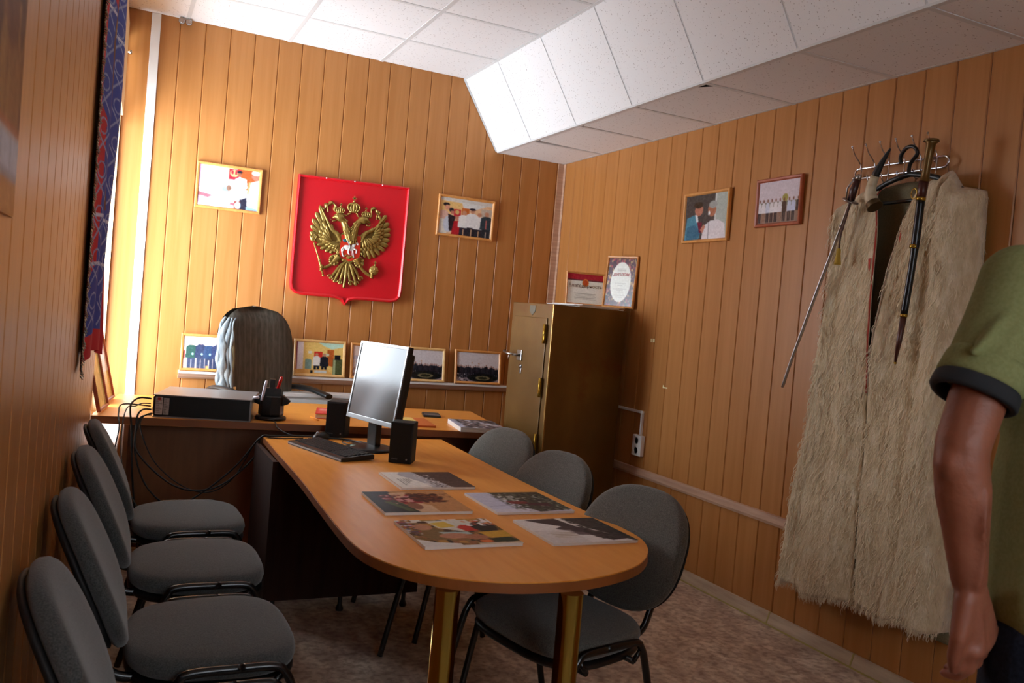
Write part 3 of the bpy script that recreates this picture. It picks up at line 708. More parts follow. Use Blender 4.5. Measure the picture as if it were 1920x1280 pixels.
# local: screen faces -Y
b = MB()
b.lathe([(.0, 0), (.118, .0), (.12, .006), (.1, .014), (.04, .02), (.0, .021)], 36); b.build('base', M['black'], mo)
b = MB(); b.box(-.038, .038, .005, .035, .016, .2, b=.006); b.build('neck', M['black'], mo)
TM = Matrix.Translation((0, 0, .125)) @ Matrix.Rotation(math.radians(-8), 4, 'X')
HWM, HM = .205, .375
b = MB(); b.M = TM; b.box(-HWM, HWM, -.012, .012, 0, HM, b=.004); 
b.box(-HWM+.02, HWM-.02, .012, .045, .03, HM-.03, b=.012); b.build('housing', M['black'], mo)
b = MB(); b.M = TM
for q in ((-HWM, -HWM+.012, .0, HM), (HWM-.012, HWM, .0, HM), (-HWM+.012, HWM-.012, HM-.014, HM), (-HWM+.012, HWM-.012, 0, .022)): b.box(q[0], q[1], -.018, -.0125, q[2], q[3], b=.0015)
b.build('bezel', M['silver'], mo)
b = MB(); b.M = TM; b.box(-HWM+.012, HWM-.012, -.015, -.0126, .022, HM-.014); 
M['screen'] = mat('screen', '202028', .16, spec=1.0)
b.build('screen', M['screen'], mo)
for k, (x, y, a) in enumerate(((-.06, -.07, .1), (-.01, -.095, .3))):
    b = MB(); b.M = Matrix.Translation((1.165, 3.90, ZT)) @ Matrix.Rotation(-.4, 4, 'Z') @ Matrix.Translation((x, y, .0145)) @ Matrix.Rotation(a, 4, 'Z') @ Matrix.Rotation(.1, 4, 'X')
    b.box(-.028, .028, -.022, .022, 0, .0008); o = b.build('sticky_note', mat('note_blue', '9cc4be', .6))
    tag(o, ['pale blue sticky note on the left part of the monitor base', 'pale blue sticky note at the front of the monitor base'][k], 'note', 'sticky notes on the monitor base')
def speaker(loc, rz, label):
    o = thing('speaker', label, 'speaker', loc, rz, 'desktop speakers')
    b = MB(); b.box(-.05, .05, -.045, .055, 0, .178, b=.004); b.build('cabinet', M['matt'], o)
    b = MB(); b.box(-.046, .046, -.0505, -.0455, .006, .172, b=.002); b.build('grille', noisy('grille_cloth', '101010', '1a1a1a', 500, (1, 1, 1), .9), o)
    text_mesh('Genius', .0095, 'lettering', mat('lettering_grey', '8a8a8a', .5), o, Matrix.Translation((-.022, -.0512, .02)) @ UP)
    b = MB(); b.lathe([(.004, 0), (.004, .001)], 8, c=(.03, -.0515, .02), axis='y'); b.build('power_light', M['silver'], o)
    return o
speaker((1.205, 3.555, ZT), -math.radians(30), 'black box speaker at right of the monitor, nearer the magazines')
speaker((1.085, 4.245, ZT), -math.radians(28), 'black box speaker behind the monitor at its left, before the red book')
kb = thing('keyboard', 'black keyboard with silver front edge lying before the monitor', 'keyboard', (.945, 3.79, ZT), math.radians(-73))
b = MB(); b.M = Matrix.Identity(4)
b.prism([(-.085, 0), (-.085, .016), (.075, .026), (.08, .022), (.08, .004)], -.235, .235, axis='x'); b.build('body', M['black'], kb)
b = MB(); b.M = Matrix.Rotation(math.radians(3.2), 4, 'X')
b.box(-.236, .236, -.0875, -.0845, .010, .016, b=.001); b.build('front_edge', M['silver'], kb)
b = MB(); b.M = Matrix.Translation((0, 0, .0188)) @ Matrix.Rotation(math.radians(3.55), 4, 'X')
for r_ in range(6):
    y = .058-r_*.0215; n = 21
    x = -.222
    for k in range(n):
        if k in (15, ) or k in (17+0,) and False: x += .006
        w = .0185
        if r_ == 5 and 4 <= k <= 8:
            if k == 4: b.box(x, x+w*5+.008, y-.008, y+.008, 0, .007, b=.0015)
            x += .0208; continue
        b.box(x, x+w, y-.008, y+.008, 0, .007, b=.0015); x += .0208
b.build('keys', mat('key_black', '0e0e10', .6, spec=.3), kb)
ms = thing('computer_mouse', 'black rounded computer mouse behind the keyboard beside the left speaker', 'mouse', (.985, 4.145, ZT), -.9)
b = MB(); b.ell((0, 0, .002), (.034, .056, .036), 20, 12)
b.v = [(x, y, max(z, .0)) for x, y, z in b.v]; b.build('body', M['black'], ms)
b = MB(); b.lathe([(.0, -.004), (.009, -.004), (.009, .004), (0, .004)], 14, c=(0, -.03, .030), axis='x'); b.build('scroll_wheel', M['silver'], ms)

# ------------------------------------------------------------------ magazines on the table
A = Cv(120, 110, 'e8e4dc')
A.poly([(.42, 0), (1, 0), (1, 1), (.70, 1), (.62, .7), (.55, .5), (.46, .3)], '4c3a36').poly([(.28, 0), (.45, 0), (.52, .4), (.66, .8), (.66, 1), (.44, 1), (.36, .6), (.2, .2)], 'b4b2b6')
A.speck(.48, 0, 1, 1, ['5a4844', '3a2c2a', '443430'], 300, .012, 5).speck(.38, .2, .62, 1, ['e8e4e0', 'f0eeea', '7a6c68'], 60, .012, 6)
for k in range(5): A.rect(.12+.035*k, .45, .135+.035*k, .85-.06*k, '8a867e')
A.rect(.0, .0, .02, 1, 'c89c80')
B_ = Cv(120, 110, '1c1a1a')
B_.poly([(.3, 0), (1, 0), (1, 1), (.45, 1), (.42, .5)], 'c08a58').poly([(.28, .1), (.5, .05), (.55, .3), (.42, .5), (.62, .7), (.62, 1), (.4, 1), (.3, .5)], 'dcb894')
B_.speck(.15, .2, .62, .6, ['7c1c20', 'a83030', '5a1418', 'd8a0a0'], 120, .03, 7).speck(.5, .15, .85, .55, ['4a2018', '6c3422', '3a1610'], 110, .032, 8)
B_.speck(.6, .1, .98, .35, ['8a5c34', '6c4424'], 30, .014, 9).poly([(.12, .5), (.2, .5), (.38, .95), (.28, .95)], '4c5a34').poly([(.2, .45), (.26, .45), (.42, .85), (.36, .85)], '3c4a30')
B_.ell(.42, .72, .08, .16, '8c5c48')
C_ = Cv(120, 110, 'c6c8dc')
C_.poly([(.3, 0), (1, 0), (1, .9), (.55, 1), (.42, .6)], '3e3c30').speck(.3, .05, 1, .95, ['22221a', '50503c', '6a6a5c', '2c2824', 'a8aca4'], 320, .02, 10)
C_.speck(.35, .2, .55, .6, ['d8dcd8', 'c0c4c0'], 30, .02, 11).poly([(.35, .45), (.6, .5), (.6, .62), (.36, .6)], '7c3030').poly([(.55, .55), (.85, .6), (.82, .75), (.55, .68)], '4c2028')
C_.line(.02, .45, .4, .45, .008, '8a8ca8').line(.05, .7, .4, .66, .008, '9a9cb4').line(.28, .1, .3, .9, .006, '8a8ca8').rect(0, .85, .5, 1, 'd8d6e0', .7)
D_ = Cv(140, 120, '8a6a3c')
D_.rect(0, 0, 1, .12, 'e8e4dc').speck(0, 0, 1, 1, ['5a3a1c', '3a2c1c', 'b8863c', '94603c', '7c5c2c'], 260, .04, 12)
D_.ell(.22, .5, .14, .28, '7c6238').ell(.2, .3, .1, .12, 'c08a6c').poly([(.3, .05), (.75, .05), (.85, .4), (.55, .5), (.35, .35)], 'd8d6cc').poly([(.33, .15), (.5, .1), (.55, .3), (.38, .35)], 'e0c050')
D_.poly([(.55, .35), (.62, .25), (.78, .28), (.8, .48), (.6, .5)], 'c83420').ell(.84, .35, .13, .2, '1e1410').poly([(.3, .5), (.6, .52), (.62, .62), (.34, .62)], 'a8c0c0').ell(.42, .66, .16, .1, 'c08468').ell(.62, .72, .12, .1, 'b07454')
D_.poly([(.7, .55), (1, .5), (1, .75), (.75, .78)], 'd0a034').poly([(.7, .8), (.95, .76), (1, .9), (.75, .93)], '243018').ell(.66, .88, .07, .05, 'e07030').poly([(.0, .72), (.15, .86), (.38, .93), (.38, 1), (0, 1)], 'e4e2de').rect(.55, .94, 1, 1, 'd8c8b0')
D_.speck(.7, 0, 1, .3, ['e8e4e8', 'd8a080', 'f0f0f0', 'c86040'], 30, .025, 13).speck(.0, .0, .12, .6, ['6c4c5c', 'c8c8d8', '3c3c5c', 'a83c3c'], 40, .02, 14)
E_ = Cv(140, 120, 'e2dedc')
E_.poly([(.12, .05), (.5, .0), (.58, .35), (.95, .9), (.72, .95), (.5, .6), (.3, .45), (.42, .35), (.2, .15)], '42363a')
E_.poly([(.6, .0), (1, .0), (1, 1), (.96, 1), (.7, .45)], '33302e').speck(.6, 0, 1, .9, ['3c3836', '22201e', '4a4644'], 180, .02, 15)
for k in range(14): E_.poly([(.55+.03*k, .1+.058*k), (.78+.014*k, .06+.058*k), (.78+.014*k, .1+.058*k)], '3a3234')
E_.poly([(.4, .55), (.55, .6), (.6, .72), (.45, .7)], '6a5c60').rect(.0, .5, .45, 1, 'c8c0bc', .5)
for k in range(4): E_.rect(.16, .6+.06*k, .42, .615+.06*k, 'a09078')
MG = 'magazines spread on the conference table'
magazine(A, .30, .29, .008, 'white and brown magazine with grey photo, the farthest one on the long table', (1.172, 3.14, ZT), .0, 1, MG)
magazine(B_, .306, .305, .009, 'dark magazine with red and tan cover, left of the middle pair', (1.005, 2.775, ZT), -.02, 1, MG)
magazine(C_, .300, .30, .008, 'pale lilac and dark green magazine, right of the middle pair', (1.385, 2.745, ZT), .0, 1, MG)
magazine(D_, .308, .29, .009, 'colourful magazine with a red and yellow crowd, nearest the camera at left', (1.0, 2.375, ZT), -.0, 1, MG)
magazine(E_, .302, .285, .008, 'black and white magazine with a snowy landscape, nearest the rounded end', (1.396, 2.353, ZT), .0, 1, MG)
# ------------------------------------------------------------------ framed photographs
def group_photo(bg, floor, n, tops, y=.93, h=.62, sky=None, seed=0, caps=None, w=110, hh=80, x0=.08, x1=.92, legs='20202c'):
    cv = Cv(w, hh, bg); g = np.random.default_rng(seed)
    if sky: cv.rect(0, 0, 1, .35, sky)
    cv.rect(0, .8, 1, 1, floor)
    for k in range(n):
        x = x0+(x1-x0)*k/max(1, n-1); cv.man(x+g.uniform(-.01, .01), y+g.uniform(-.01, .02), h*g.uniform(.94, 1.05), tops[k % len(tops)], legs, cap=caps)
    return cv
F1 = Cv(120, 84, 'f0ece0')
F1.rect(.0, 0, .04, 1, 'c8a0c0').rect(.38, 0, .5, .5, 'ecd8a8').rect(.62, .0, 1, .5, 'b4582c').poly([(.48, .02), (.68, .02), (.68, .28), (.48, .28)], 'c02838')
F1.ell(.57, .13, .07, .09, 'c8b078').ell(.54, .11, .02, .05, 'c02838').ell(.60, .11, .02, .05, 'c02838').rect(0, .56, .55, .68, 'f2dcc8').poly([(0, .66), (.6, .8), (.6, .92), (0, .75)], 'a8606c').poly([(0, .95), (.25, .72), (.55, .8), (.5, 1), (0, 1)], 'eee4dc')
F1.rect(.38, .4, .5, .6, '94a4ac').ell(.42, .42, .07, .06, 'a8b4b8').poly([(.56, .3), (.66, .2), (.78, .24), (.8, .45), (.68, .62), (.84, .64), (.7, .86), (.54, .84), (.46, .7), (.56, .5)], 'f2f2f2').ell(.66, .14, .035, .06, '9a6048').ell(.66, .08, .045, .03, '2c2830').ell(.5, .5, .04, .07, '8c6858').poly([(.68, .76), (.8, .68), (.82, 1), (.7, 1)], '2a2838')
F1.poly([(.86, .3), (1, .22), (1, 1), (.84, 1), (.82, .7)], 'eef0f4').ell(.93, .14, .07, .1, 'b87460').ell(.93, .06, .075, .06, 'dfe4e8').poly([(.8, .9), (1, .94), (1, 1), (.8, 1)], '8cb0d4').rect(.6, .8, .7, 1, '8c3428').ell(.66, .9, .05, .09, 'b8d4e0').poly([(.82, .3), (.86, .3), (.83, .6), (.8, .6)], 'a89c6c')
F2 = Cv(120, 90, 'd8b088')
F2.rect(0, 0, 1, .12, 'c8c4bc').poly([(.4, .1), (.9, .12), (.6, .3), (.45, .25)], 'd0d0cc').poly([(.0, .1), (.42, .12), (.42, .4), (.0, .5)], 'd8b070').rect(.42, .25, .56, .5, 'b8602c').rect(.78, .2, 1, 1, 'b8a898').rect(.27, .3, .4, .5, 'b83038').ell(.33, .38, .04, .06, 'c8a868')
F2.rect(0, .6, .16, 1, 'cfc9bd').ell(.12, .2, .06, .05, '201c20').ell(.14, .28, .05, .07, 'c88c70').ell(.22, .34, .045, .06, '30282c').ell(.24, .4, .035, .05, 'b06a58').ell(.08, .48, .1, .12, 'c8a090').ell(.18, .72, .1, .22, 'b8bcc8').poly([(.16, .45), (.3, .5), (.28, .9), (.2, .9)], '2c2024').poly([(.28, .62), (.4, .6), (.42, 1), (.24, 1)], 'a81c24').ell(.34, .54, .04, .06, 'b87860')
F2.man(.47, 1.1, .78, 'dad8d4', '28222c').man(.62, 1.12, .88, 'd6d4d2', '201c24', cap='24202c').man(.76, 1.1, .78, 'd6d6d4', '28242c').man(.9, 1.12, .84, '2c3840', '242830').rect(.885, .5, .905, .75, 'a8605c')
S1 = Cv(110, 80, 'f0dcd0')
S1.rect(0, 0, 1, .3, 'f4e4d8').ell(.4, .12, .25, .12, 'dce8ec').rect(0, .6, .2, 1, 'f4ece8').rect(0, .45, .04, .7, 'b83038')
for k, x in enumerate((.16, .34, .5, .66, .82, .95)): S1.man(x, 1.06, .92+.03*(k % 2), ['2c5048', '303858', '34486c', '3c4468'][k % 4], '38405c', head='e8b8a0', w=.1).ell(x+.02, .55, .02, .035, 'b0e0dc')
S1.rect(.45, .9, .5, 1, 'e8a868').rect(.75, .86, .8, 1, 'e8a868')
S2 = Cv(100, 76, 'e8c8b0').speck(0, .3, 1, 1, ['384058', '2c3044', 'c87060', 'd8d8dc'], 60, .05, 21)
S3 = Cv(120, 88, 'e0c070')
S3.rect(0, 0, .03, 1, '803048').rect(.03, 0, .16, .9, 'e4dee4').poly([(.45, 0), (1, 0), (1, .12), (.75, .2), (.6, .12)], 'b8dcc8').poly([(.66, .22), (.8, .22), (.8, .75), (.66, .7)], 'b05c28').rect(.38, .3, .56, .5, 'c83428').rect(.58, .34, .7, .42, 'c8ccb0').rect(.26, .28, .33, .36, 'dcdccc')
S3.rect(.2, .58, .33, .84, '7c9890').ell(.265, .58, .065, .05, '7c9890').man(.44, 1.0, .66, 'dcdcd8', '202430', w=.075).man(.6, 1.02, .68, '20222c', '181a24', w=.08).rect(.78, .5, .98, 1, '4c5434').rect(.79, .5, .84, 1, '9aa880').rect(.82, .38, .94, .52, '1c1c20').poly([(0, .86), (.68, .84), (.8, 1), (0, 1)], 'd8a860').rect(.4, .88, .66, .95, 'c8d0d0').rect(.32, .88, .37, .97, '202020')
S4 = Cv(60, 76, 'c8b0a4').speck(0, .3, 1, 1, ['5c4c50', '8a6c60', 'a8a0a8'], 50, .06, 22)
def round_meeting(seed):
    cv = Cv(120, 84, 'c9c3c6'); cv.rect(0, .72, 1, 1, '8c8088'); g = np.random.default_rng(seed)
    for k in range(24):
        x = .02+k*.042; cv.man(x, .86+g.uniform(-.02, .02), .4+g.uniform(-.04, .04), ['24242c', '1c1c24', '2c2830'][k % 3], '1a1a22', head='8c6050', w=.03)
    cv.ell(.62, .86, .36, .14, '181a1a').ell(.62, .86, .17, .07, '7a7050').ell(.62, .86, .11, .045, '28281c').ell(.36, .36, .02, .025, 'b08c74').ell(.52, .38, .018, .022, 'b08c74').speck(.02, .7, .25, .98, ['e0dcdc', '2c2c34'], 20, .02, seed)
    return cv
G1 = Cv(110, 96, '4a4644')
G1.rect(.74, 0, 1, 1, 'a8b0a8').rect(.70, 0, .74, 1, 'c8ccc8').poly([(.0, 1), (.05, .5), (.22, .44), (.34, .6), (.38, .95), (.3, 1)], '4c8498').poly([(.06, .7), (.24, .66), (.4, .84), (.3, 1), (.04, 1)], '3c6c84').poly([(.24, .44), (.3, .44), (.34, .64), (.28, .6)], 'd0d4d8').ell(.33, .34, .1, .13, 'b07460').ell(.31, .23, .11, .07, '3a3028').poly([(.3, .6), (.42, .62), (.4, .84), (.36, .84)], '6c2838')
G1.poly([(.42, 1), (.46, .7), (.6, .6), (.78, .58), (.94, .68), (.98, 1)], 'd6d0d2').ell(.64, .36, .095, .15, 'a87058').ell(.66, .25, .1, .08, '9a9c98').ell(.575, .43, .025, .05, 'e4e4e4').rect(.575, .46, .585, 1, '484448').poly([(.38, .78), (.46, .66), (.5, .72), (.44, .86)], 'b87c68')
G2 = Cv(120, 90, 'cfc4cc')
G2.rect(0, .5, 1, .6, '706c5c').rect(0, .6, 1, 1, '8a7468').ell(.66, .42, .07, .09, '9c9450')
for k, x in enumerate((.04, .14, .24, .34, .44, .54, .64, .76, .86, .97)): G2.man(x, .97, .55, ['d8d4d8', 'dcd8dc', 'c8ccdc', 'dcd8dc', 'e0dce0', 'd8d4d8', '443430', 'c0c8dc', 'c0c8e0', '3c3438'][k], ['28222a', '8c6c5c', '282028', '302428'][k % 4], head='7c5444', w=.045)
frames = [
 (F1, .395, .285, 'framed photo of people at a desk, on the back wall left of the shield', M['frame'], (.640, D-.001, 1.903), 0, 0, 'photos hung on the back wall'),
 (F2, .43, .288, 'framed photo of men in white shirts, back wall, right of the shield', M['frame'], (2.252, D-.001, 1.917), 0, 0, 'photos hung on the back wall'),
 (S1, .335, .232, 'framed photo of men in dark uniforms on the ledge, leftmost, cut by the office chair', M['frame'], (.592, D-.046, .885), 0, 0, 'framed photos on the ledge'),
 (S2, .29, .24, 'framed photo on the ledge almost hidden behind the office chair', M['framer'], (.955, D-.046, .885), 0, 0, 'framed photos on the ledge'),
 (S3, .345, .243, 'light-framed photo of two people in this office, on the ledge right of the office chair', M['framel'], (1.287, D-.046, .885), 0, 0, 'framed photos on the ledge'),
 (S4, .30, .24, 'framed photo on the ledge hidden behind the monitor, only its left edge showing', M['frame'], (1.645, D-.046, .885), 0, 0, 'framed photos on the ledge'),
 (round_meeting(31), .365, .238, 'light-framed photo of a round-table meeting on the ledge, just right of the monitor', M['framel'], (1.992, D-.046, .885), 0, 0, 'framed photos on the ledge'),
 (round_meeting(32), .36, .242, 'brown-framed photo of a round-table meeting on the ledge, rightmost, next to the safe', M['frame'], (2.43, D-.046, .885), 0, 0, 'framed photos on the ledge'),
 (G1, .405, .287, 'framed photo of two men talking at a microphone, hung on the right wall', M['framer'] if 0 else M['frame'], (RW-.001, 3.913, 1.896), -PI/2, 0, 'photos hung on the right wall'),
 (G2, .322, .245, 'dark-framed photo of men in white shirts outdoors, on the right wall nearer the coat rack', M['framer'], (RW-.001, 3.34, 1.952), -PI/2, 0, 'photos hung on the right wall'),
]
for cv, W, H, lab, m, loc, rz, ln, grp in frames:
    if 'ledge' in grp: photo_frame(cv, W, H, lab, 'framed photo', m, loc, rz, math.radians(-7.5), grp)
    else: photo_frame(cv, W, H, lab, 'framed photo', m, loc, rz, math.radians(1.5) if rz else math.radians(1.0), grp, d=.02)
# two frames standing at the left end of the desk, leaning to the window
LW1 = Cv(70, 90, 'c8c078').speck(0, 0, 1, 1, ['b8b468', 'd0c888', 'a8a860'], 40, .08, 41)
LW2 = Cv(70, 90, 'e0dce4').rect(0, .6, 1, 1, 'd0c070')
for cv, x, y, H, lab in ((LW1, .005, 4.70, .40, 'tall framed certificate leaning at the left end of the desk, nearer the camera'), (LW2, .034, 5.055, .39, 'tall framed certificate leaning at the left end of the desk, behind the first')):
    photo_frame(cv, .27, H, lab, 'framed certificate', M['framer'], (x, y, ZD+.003), PI/2-.14, math.radians(-13), 'certificates leaning on the desk')

# ------------------------------------------------------------------ coat of arms plaque
SX, SZ = 1.44, 1.80
pq = thing('coat_of_arms', 'large red shield plaque with a golden double-headed eagle hung on the back wall', 'wall plaque', (SX, D-.001, SZ))
op = [(-.378, .395), (.376, .412), (.377, -.30), (.37, -.345), (.345, -.372), (.30, -.384), (.10, -.385), (.05, -.388), (.015, -.398), (-.012, -.43), (-.04, -.398), (-.075, -.388), (-.12, -.385), (-.30, -.385), (-.345, -.376), (-.374, -.352), (-.384, -.31)]
b = MB(); b.prism([(p[0]*.985, p[1]*.985) for p in op], -.02, -.0, axis='y'); b.build('shield_board', M['red'], pq)
def rim(b, pts, w, y0, y1):
    cx_, cz_ = 0, 0; n = len(pts); rings = []
    ins = inset([(p[0], p[1]) for p in pts][::-1], w)[::-1]; mid = inset([(p[0], p[1]) for p in pts][::-1], w*.5)[::-1]; m0 = inset([(p[0], p[1]) for p in pts][::-1], w*.12)[::-1]
    for P_, y in ((pts, y0), (pts, y1+.006), (m0, y1+.001), (mid, y1-.002), (ins, y1+.008), (ins, y0)): rings.append([(p[0], y, p[1]) for p in P_])
    vs = [p for r in rings for p in r]; k = len(rings)
    b.add(vs, [(i*n+j, i*n+(j+1) % n, (i+1) % k*n+(j+1) % n, (i+1) % k*n+j) for i in range(k) for j in range(n)], 0, False)
b = MB(); rim(b, op, .022, -.001, -.04); b.build('rim', M['red'], pq)
Y0 = -.028
def P3(p, y=Y0): return Vector((p[0], y, p[1]))
def feather(b, r, t, w, y=Y0, th=.008):
    r, t = Vector(r), Vector(t); d = t-r; Ln = d.length; a = math.atan2(d.y, d.x)
    R = Matrix.Rotation(-a, 3, 'Y')
    n = 9; pts = []
    for i in range(n+1):
        q = i/n; pts.append((q, w*(.55+.45*math.sin(q*PI*.75))*(1 if q < .86 else math.sqrt(max(.0, 1-((q-.86)/.14)**2)))))
    seg = 10; vs = []
    for q, ww in pts:
        for k in range(seg):
            an = 2*PI*k/seg; lx = q*Ln; lz = math.cos(an)*max(ww, .0004); ly = math.sin(an)*max(th*(ww/w+.1), .0004)
            v = R @ Vector((lx, ly, lz)); vs.append((r.x+v.x, y+v.y, r.y+v.z))
    b.add(vs, [(i*seg+k, i*seg+(k+1) % seg, (i+1)*seg+(k+1) % seg, (i+1)*seg+k) for i in range(n) for k in range(seg)], 0, True)
    b.tube([P3(r, y-th*.9), P3(r+d*.9, y-th*.95)], .0012, 5)
LWr = [(-.168, .062), (-.171, .043), (-.179, .024), (-.182, .005), (-.18, -.014), (-.161, -.021), (-.142, -.028), (-.127, -.034), (-.113, -.039), (-.101, -.042), (-.089, -.041)]
LWt = [(-.228, .212), (-.252, .166), (-.272, .119), (-.278, .076), (-.279, .032), (-.263, -.009), (-.234, -.05), (-.204, -.072), (-.17, -.089), (-.136, -.096), (-.109, -.085)]
RWr = [(.174, .118), (.181, .095), (.182, .076), (.179, .056), (.176, .037), (.162, .021), (.148, .01), (.13, -.002), (.115, -.008), (.101, -.014), (.082, -.021)]
RWt = [(.228, .204), (.252, .153), (.266, .113), (.269, .074), (.266, .033), (.258, -.004), (.236, -.04), (.204, -.07), (.172, -.094), (.138, -.107), (.104, -.103)]
def mixp(a, c, t): return (a[0]+(c[0]-a[0])*t, a[1]+(c[1]-a[1])*t)
def wing(Rr, Tt, edge, s):
    b = MB()
    for i, (r, t) in enumerate(zip(Rr, Tt)): feather(b, r, t, .0165 if i < 6 else .0135, Y0+.0012*(i % 2))
    for i in range(len(Rr)-1):
        r, t = mixp(Rr[i], Rr[i+1], .5), mixp(Tt[i], Tt[i+1], .5); feather(b, mixp(r, t, -.35), mixp(r, t, .45), .0125, Y0-.006)
    for i in range(len(Rr)):
        r, t = Rr[i], Tt[i]; feather(b, mixp(r, t, -.45), mixp(r, t, .18), .011, Y0-.011)
    pr = [P3(p, Y0-.008) for p in spline([(p[0], p[1], 0) for p in edge], 5)]
    n = len(pr); b.tube(pr, [.016*(1-.6*abs(2*i/(n-1)-.55)) for i in range(n)], 10)
    pr = [P3((p[0]-s*.018, p[1]-.012), Y0-.004) for p in spline([(p[0], p[1], 0) for p in edge[:5]], 5)]
    b.tube(pr, .013, 10)
    # base plate filling behind feathers
    ctr = mixp(Rr[5], Tt[5], .2)
    poly = [mixp(r, t, .7) for r, t in zip(Rr, Tt)]+[edge[0], edge[2], edge[4]]
    b.prism(poly if s < 0 else poly[::-1], Y0-.001, Y0+.008, axis='y')
    return b
eagle = wing(LWr, LWt, [(-.072, -.011), (-.089, .02), (-.105, .042), (-.14, .062), (-.165, .105), (-.199, .161), (-.222, .198)], -1).build('wing', M['gold'], pq)
wing(RWr, RWt, [(.066, 0), (.082, .045), (.1, .07), (.13, .085), (.16, .112), (.2, .164), (.222, .192)], 1).build('wing', M['gold'], pq)
def neck(pts, s):
    b = MB(); sp = spline([(p[0], p[1], 0) for p in pts], 5); n = len(sp)
    def rr(i):
        q = i/(n-1)
        return .032-.012*min(1, q/.55) if q < .55 else (.020+.008*math.sin((q-.55)/.3*PI) if q < .85 else .016*(1-(q-.85)/.15*.85))
    b.tube([P3(p, Y0-.004) for p in sp], [rr(i) for i in range(n)], 12)
    for k in range(26):   # ruffled feathers
        q = random.uniform(0, .6); i = int(q*(n-1)); p = sp[i]; o = random.uniform(-.8, .8)*rr(i)
        d = (sp[min(i+1, n-1)]-sp[i]).normalized(); nrm_ = Vector((-d.y, d.x, 0))
        base = p+nrm_*o; feather(b, (base.x, base.y), (base.x-d.x*.026+o*nrm_.x*.4, base.y-d.y*.026+o*nrm_.y*.4), .005, Y0-.004-.9*math.sqrt(max(0, rr(i)**2-o*o)), .004)
    h = Vector(pts[-2]); e = Vector(pts[-1])
    b.tube([P3(h+Vector((-s*.02, .012)), Y0-.02), P3(h+Vector((s*.012, .012)), Y0-.022)], [.004, .003], 6)
    b.ell(P3(h+Vector((s*.004, .004)), Y0-.026), (.004, .003, .004), 8, 6)
    b.tube([P3(e+Vector((-s*.028, -.012)), Y0-.004), P3(e+Vector((s*.002, -.02)), Y0-.004)], [.007, .002], 8)   # lower beak
    b.tube([P3(e+Vector((-s*.01, -.016)), Y0-.006), P3(e+Vector((s*.018, -.006)), Y0-.006)], [.002, .001], 6)   # tongue
    return b
neck([(-.015, .0), (-.034, .055), (-.052, .10), (-.074, .138), (-.109, .152), (-.139, .138)], -1).build('head', M['gold'], pq)
neck([(.005, .004), (.012, .06), (.024, .108), (.05, .142), (.088, .150), (.12, .133)], 1).build('head', M['gold'], pq)
b = MB(); b.ell(P3((-.012, -.04)), (.095, .016, .11), 20, 12)
for k in range(30):
    a = random.uniform(0, 2*PI); r_ = random.uniform(.07, .09); feather(b, (-.012+r_*math.cos(a), -.04+r_*1.1*math.sin(a)), (-.012+(r_+.014)*math.cos(a), -.055+(r_+.014)*1.1*math.sin(a)), .007, Y0-.008)
b.build('body', M['gold'], pq)
def crown(c, s):
    b = MB(); c = Vector(c)
    b.tube([P3(c+Vector((-.026*s, 0)), Y0-.004), P3(c+Vector((.026*s, 0)), Y0-.004)], .007*s, 8)
    for k in (-2, -1, 0, 1, 2):
        p = [c+Vector((k*.011*s, .002)), c+Vector((k*.018*s, .02*s)), c+Vector((k*.015*s, .038*s)), c+Vector((k*.003*s, .05*s))]
        b.tube([P3(q, Y0-.008) for q in spline([(q.x, q.y, 0) for q in p], 4)], .006*s, 8)
    b.ell(P3(c+Vector((0, .025*s)), Y0-.002), (.03*s, .008, .026*s), 14, 8)
    b.ell(P3(c+Vector((0, .06*s)), Y0-.006), (.008*s, .006, .008*s)); 
    b.box(c.x-.0035*s, c.x+.0035*s, Y0-.01, Y0-.003, c.y+.062*s, c.y+.092*s); b.box(c.x-.012*s, c.x+.012*s, Y0-.01, Y0-.003, c.y+.074*s, c.y+.082*s)
    return b
crown((-.002, .198), 1.12).build('crown', M['gold2'], pq); crown((-.09, .178), .72).build('crown', M['gold2'], pq); crown((.083, .172), .72).build('crown', M['gold2'], pq)
def ribbon(b, pts, w=.012):
    sp = spline([(p[0], p[1], 0) for p in pts], 6); n = len(sp)
    vs = []
    for i, p in enumerate(sp):
        d = (sp[min(i+1, n-1)]-sp[max(i-1, 0)]).normalized(); nn = Vector((-d.y, d.x, 0)); ww = w*(.75+.35*math.sin(i*.55)); tw = math.sin(i*.45)*.007
        for q in ((-1, .0), (0, -.006), (1, .0), (0, .006)): vs.append((p.x+nn.x*ww*q[0], Y0-.003+q[1]+tw*q[0], p.y+nn.y*ww*q[0]))
    b.add(vs, [(i*4+k, i*4+(k+1) % 4, (i+1)*4+(k+1) % 4, (i+1)*4+k) for i in range(n-1) for k in range(4)]+[(0, 1, 2, 3), tuple((n-1)*4+k for k in range(4))], 0, True)
b = MB()
ribbon(b, [(-.04, .178), (-.022, .188), (-.01, .2)], .006); ribbon(b, [(-.08, .172), (-.05, .168), (-.03, .176)], .006)
ribbon(b, [(-.08, .172), (-.108, .178), (-.126, .192), (-.128, .222), (-.152, .242), (-.17, .222), (-.186, .222), (-.19, .2), (-.2, .188)]); ribbon(b, [(-.17, .222), (-.178, .2), (-.172, .172)], .007)
b.build('ribbon', M['gold2'], pq); b = MB()
ribbon(b, [(.108, .172), (.12, .195), (.122, .225), (.144, .241), (.158, .216), (.181, .214), (.172, .188), (.19, .168)]); ribbon(b, [(.17, .205), (.16, .185), (.155, .165)], .007); ribbon(b, [(.108, .172), (.07, .165), (.035, .17), (.022, .185), (.01, .2)], .006)
b.build('ribbon', M['gold2'], pq)
